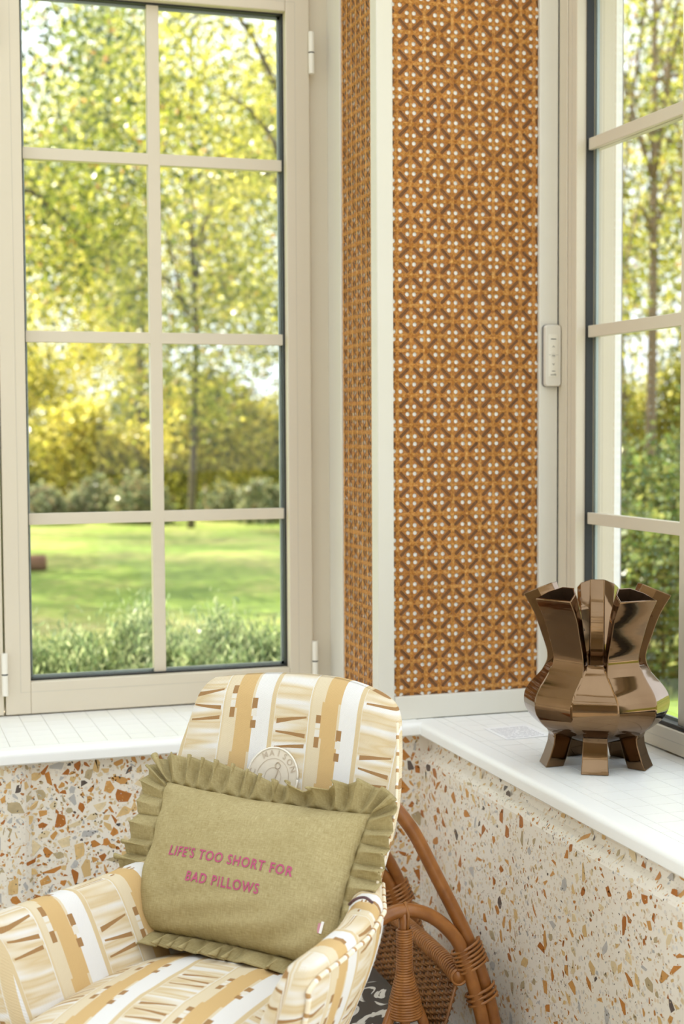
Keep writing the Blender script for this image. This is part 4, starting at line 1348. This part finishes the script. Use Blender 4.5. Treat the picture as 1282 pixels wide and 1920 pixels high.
# ------------------------------------------------------------------ garden
ZG = -0.15
def patch_grid(name, x0, x1, y0, y1, nx, ny, zf, mat):
    V = [(x0 + (x1 - x0) * i / nx, y0 + (y1 - y0) * j / ny, zf(x0 + (x1 - x0) * i / nx, y0 + (y1 - y0) * j / ny)) for j in range(ny + 1) for i in range(nx + 1)]
    F = [(j * (nx + 1) + i, j * (nx + 1) + i + 1, (j + 1) * (nx + 1) + i + 1, (j + 1) * (nx + 1) + i) for j in range(ny) for i in range(nx)]
    return mk(name, V, F, mat, None, True, fix=False)
def ground_z(x, y):
    r_ = math.hypot(x, y)
    return ZG + max(0, min(1, (r_ - 8) / 20)) * 0.16 * math.sin(x * 0.31) * math.sin(y * 0.23)
lawn = patch_grid('ground_lawn', -70, 80, -40, 110, 90, 90, ground_z, 'lawn')
struct(lawn, 'green lawn of the garden outside the windows')

def leaf_cloud(name, centres, spread, n, size, palette, weights, parent, seed, upright=0.0):
    rs = np.random.default_rng(seed)
    ci = rs.integers(0, len(centres), n)
    P = np.asarray(centres)[ci] + rs.normal(0, 1, (n, 3)) * np.asarray(spread)
    d = rs.normal(0, 1, (n, 3)); d[:, 2] += upright; d /= np.linalg.norm(d, axis=1)[:, None]
    q = np.cross(d, rs.normal(0, 1, (n, 3))); q /= np.linalg.norm(q, axis=1)[:, None]
    L_ = size * rs.uniform(0.6, 1.3, n)[:, None]; W_ = L_ * (0.24 if upright else 0.60)
    V = np.stack([P - d * L_ / 2, P + q * W_ / 2, P + d * L_ / 2, P - q * W_ / 2], 1).reshape(-1, 3)
    me = bpy.data.meshes.new(name)
    me.vertices.add(4 * n); me.vertices.foreach_set('co', V.ravel().astype(np.float32))
    me.loops.add(4 * n); me.loops.foreach_set('vertex_index', np.arange(4 * n, dtype=np.int32))
    me.polygons.add(n); me.polygons.foreach_set('loop_start', np.arange(0, 4 * n, 4, dtype=np.int32)); me.polygons.foreach_set('loop_total', np.full(n, 4, np.int32))
    me.update(calc_edges=True)
    pal = np.asarray(palette); pi_ = rs.choice(len(pal), n, p=np.asarray(weights) / np.sum(weights))
    col = pal[pi_] * rs.uniform(0.75, 1.25, (n, 1))
    at = me.color_attributes.new('leaf_tint', 'FLOAT_COLOR', 'POINT')
    c4 = np.ones((4 * n, 4), np.float32); c4[:, :3] = np.repeat(np.clip(col, 0, 1), 4, 0)
    at.data.foreach_set('color', c4.ravel())
    me.materials.append(MATS['leaf'])
    o = bpy.data.objects.new(name, me); COL.objects.link(o); o.parent = parent
    o['kind'] = 'stuff'
    return o

PAL_GREEN = [(0.08, 0.11, 0.025), (0.24, 0.28, 0.04), (0.54, 0.53, 0.07), (0.82, 0.76, 0.20), (0.60, 0.32, 0.10)]
PAL_YEL = [(0.13, 0.14, 0.03), (0.50, 0.47, 0.07), (0.84, 0.73, 0.15), (0.88, 0.76, 0.26), (0.60, 0.32, 0.10)]
PAL_DEEP = [(0.06, 0.11, 0.03), (0.12, 0.18, 0.045), (0.23, 0.29, 0.08), (0.42, 0.42, 0.12)]

def tree(label, x, y, h, crown_z, rx, rz, n, size, pal, wts, seed, trunk=0.09, forks=7, mat='bark', name='garden_tree'):
    rs = np.random.default_rng(seed)
    g = ground_z(x, y)
    T = empty(name, (x, y, g))
    tag(T, label, 'tree', 'trees of the garden beyond the windows')
    top = np.array((rs.uniform(-0.3, 0.3), rs.uniform(-0.3, 0.3), h * 0.86))
    path = smooth_path([(0, 0, -0.1), (rs.uniform(-.1, .1), rs.uniform(-.1, .1), h * 0.3), tuple(top * (0.6, 0.6, 0.68)), tuple(top)], 5)
    geos = [tube_geo(path, np.linspace(trunk, trunk * 0.25, len(path)), 8)]
    cents = []
    M = int(60 + n / 220)
    for _ in range(M):
        v_ = rs.normal(0, 1, 3); v_ /= np.linalg.norm(v_); v_ *= rs.uniform(0.35, 1.0) ** 0.6
        cents.append((v_[0] * rx, v_[1] * rx, crown_z - g + v_[2] * rz))
    for k in range(forks):
        c = np.array(cents[k]); s = path[int(len(path) * rs.uniform(0.35, 0.85))]
        mid = (s + c) / 2 + (0, 0, 0.12 * h * rs.uniform(0, 1))
        geos.append(tube_geo(smooth_path([s, mid, c], 4), np.linspace(trunk * 0.42, trunk * 0.12, 9), 6))
    joined('trunk', geos, mat, T)
    leaf_cloud('foliage', cents, (rx * 0.11, rx * 0.11, rz * 0.085), n, size, pal, wts, T, seed + 100)
    return T
def at_px(px, dist):
    """ground position seen at image column px and the given distance from the camera"""
    d_ = fw + rt * ((px - 641) / F_PX); d_ = Vector((d_.x, d_.y, 0)).normalized()
    return d_.x * dist, d_.y * dist
TREES = [
 ('tree with a slim straight trunk standing behind the right column of panes', 357, 22.0, 8.5, 4.7, 2.1, 3.4, 22000, 0.078, PAL_GREEN, (4, 4, 4, 1.5, .2), .06, 7),
 ('tree with a darker trunk behind the middle bar of the left window', 274, 29.0, 9.5, 5.6, 2.6, 3.9, 22000, 0.10, PAL_YEL, (2, 3, 3, 1, .2), .10, 7),
 ('near green tree with rusty leaves filling the upper left panes', -130, 12.0, 7.5, 4.1, 2.3, 2.3, 19000, 0.058, PAL_GREEN, (6, 5, 3, 1, .6), .09, 10),
 ('near yellow tree reaching into the upper right panes of the left window', 660, 14.5, 8.0, 4.6, 2.2, 2.6, 17000, 0.062, PAL_YEL, (4, 5, 3, 1, .1), .09, 10),
 ('pale yellow tree glowing low behind the left column of panes', 100, 34.0, 8.0, 4.0, 2.6, 3.0, 22000, 0.115, PAL_YEL, (1, 3, 4, 2, .2), .05, 5),
 ('tall green tree beyond the left edge of the left window', -10, 21.0, 9.0, 5.6, 2.4, 3.5, 17000, 0.08, PAL_GREEN, (6, 5, 3, 1, .4), .12, 7),
 ('golden tree showing at the hinge side of the left window', 600, 27.0, 9.5, 5.4, 2.5, 3.9, 24000, 0.10, PAL_YEL, (3, 4, 3, 1.5, .2), .11, 7),
 ('thin birch-like tree behind the upper panes of the right window', 1215, 15.0, 9.0, 4.8, 1.5, 3.0, 8500, 0.065, PAL_GREEN, (3, 4, 3, 2, .2), .06, 12),
 ('sparse yellowing tree at the outer edge of the right window', 1330, 20.0, 10.0, 5.2, 2.1, 3.6, 12000, 0.08, PAL_YEL, (3, 4, 3, 1, .2), .09, 12),
 ('slender tree close to the white reveal of the right window', 1165, 26.0, 10.0, 5.0, 2.0, 3.8, 12000, 0.10, PAL_GREEN, (3, 3, 3, 2, .2), .09, 10),
]
for i, (lab, px, dist, h, cz, rx, rz, n, sz, pal, wts, tr, fk) in enumerate(TREES):
    x, y = at_px(px, dist)
    tree(lab, x, y, h, cz, rx, rz, n, sz, pal, wts, 40 + i, tr, fk, 'bark' if i < 7 else 'bark_pale')

for i, (lab, x, y, rx) in enumerate((('broad unseen tree added out of view at the left to shade the lawn', -1.9, 17.0, 2.7), ('unseen green tree added far out of view at the left to shade the lawn', -4.6, 13.2, 2.4))):  # both stand out of view, added to cast shade on the lawn
    tree(lab, x, y, 8.0, 4.9, rx, 2.8, 15000, 0.12, PAL_GREEN, (4, 4, 3, 1, .4), 80 + i, 0.12, 7)

def shrub(name, label, x, y, rx, ry, h, n, size, pal, wts, seed, blades=False, group=None, cat='shrub'):
    rs = np.random.default_rng(seed); g = ground_z(x, y)
    S = empty(name, (x, y, g)); tag(S, label, cat, group)
    cents = []
    for _ in range(60):
        a_ = rs.uniform(0, 2 * PI); r_ = math.sqrt(rs.uniform(0, 1)); z = rs.uniform(0.15, 1.0) * h * math.sqrt(max(0.05, 1 - r_ ** 2.5))
        cents.append((rx * r_ * math.cos(a_), ry * r_ * math.sin(a_), z))
    leaf_cloud('foliage', cents, (rx * 0.14, ry * 0.14, h * 0.10), n, size, pal, wts, S, seed + 300, 2.2 if blades else 0.0)
    stems = [tube_geo([(rs.uniform(-.2, .2) * rx, rs.uniform(-.2, .2) * ry, -0.05), tuple(np.array(c) * 0.6), c], (0.012, 0.009, 0.004), 5) for c in cents[:8]]
    joined('stems', stems, 'bark', S)
    return S
# rosemary row outside the left window
PAL_ROSE = [(0.13, 0.19, 0.085), (0.27, 0.35, 0.16), (0.42, 0.48, 0.24), (0.58, 0.60, 0.34)]
rose_lab = ['rosemary bush seen through the lowest left pane', 'rosemary bush behind the centre bar of the left window', 'rosemary bush seen through the lowest right pane of the left window',
            'rosemary bush hidden partly by the left window frame', 'rosemary bush beyond the hinge side of the left window']
for i, (px, dist) in enumerate(((95, 5.5), (262, 5.62), (430, 5.5), (-75, 5.62), (600, 5.62))):
    x, y = at_px(px, dist)
    shrub('rosemary_bush', rose_lab[i], x, y, 0.27, 0.26, 0.60 + 0.03 * (i % 2), 40000, 0.034, PAL_ROSE, (2, 3, 3, 1), 500 + i, True, 'rosemary row outside the left window', 'bush')
hedge_lab = ['dark evergreen shrub low behind the vase in the right window', 'leafy shrub at the far edge of the right window', 'broad shrub right of the white reveal outside']
for i, (px, dist, hh) in enumerate(((1215, 8.2, 1.10), (1330, 10.6, 1.4), (1130, 13.4, 1.5))):
    x, y = at_px(px, dist)
    shrub('evergreen_shrub', hedge_lab[i], x, y, 0.80, 0.62, hh, 11000, 0.060, PAL_DEEP, (3, 4, 3, 1), 520 + i, False, 'shrubs outside the right window')
# low mounds along the far side of the lawn
mound_lab = ['low grey-green mound at the foot of the leftmost pane', 'low grey-green mound left of the middle bar', 'low grey-green mound behind the middle bar', 'low grey-green mound beside the slim trunk', 'low grey-green mound near the right sash edge', 'low grey-green mound just beyond the right sash']
for i, px in enumerate((70, 165, 262, 425, 500, 590)):
    x, y = at_px(px, 23.0 + 0.8 * (i % 2))
    shrub('border_mound', mound_lab[i], x, y, 0.44, 0.34, 0.58 + 0.1 * (i % 3), 2600, 0.09, [(0.16, 0.20, 0.11), (0.28, 0.31, 0.17), (0.42, 0.40, 0.22), (0.34, 0.24, 0.14)], (2, 3, 2, 1), 700 + i, False, 'mounds along the lawn')
# distant hedge row closing the garden
FAR = [(-70, 26, 'low behind the leftmost edge of the left window'), (60, 31, 'low behind the left column of panes'), (165, 26, 'low left of the middle bar of the left window'), (290, 31, 'low behind the middle bar of the left window'), (400, 26, 'low behind the right column of panes'),
       (500, 31, 'low beside the right sash edge'), (640, 26, 'beyond the hinge side of the left window'), (1110, 27, 'behind the white reveal of the right window'), (1205, 32, 'behind the vase necks in the right window'), (1320, 27, 'at the right edge of the picture')]
for i, (px, dist, wh) in enumerate(FAR):
    x, y = at_px(px, dist)
    shrub('hedge_shrub', 'distant hedge shrub ' + wh, x, y, 1.15, 1.0, 2.3 + 0.5 * math.sin(i * 2.3), 12000, 0.11, [PAL_GREEN, PAL_YEL, PAL_YEL][i % 3][:4], (2, 3, 3, 1), 560 + i, False, 'hedge at the end of the garden')

# short log on the lawn
lx, ly = at_px(58, 14.6)
LG = empty('log', (lx, ly, ground_z(lx, ly)))
tag(LG, 'short brown log lying on the lawn behind the lowest left pane', 'log')
tube('bark_shell', [(-0.34, 0.05, 0.075), (-0.1, 0.02, 0.078), (0.13, 0.0, 0.075)], 0.078, 'log_bark', LG, 14)
tube('cut_end', [(0.130, 0.0, 0.075), (0.134, 0.0, 0.075), (0.138, 0.0, 0.075)], 0.070, 'log_end', LG, 14)
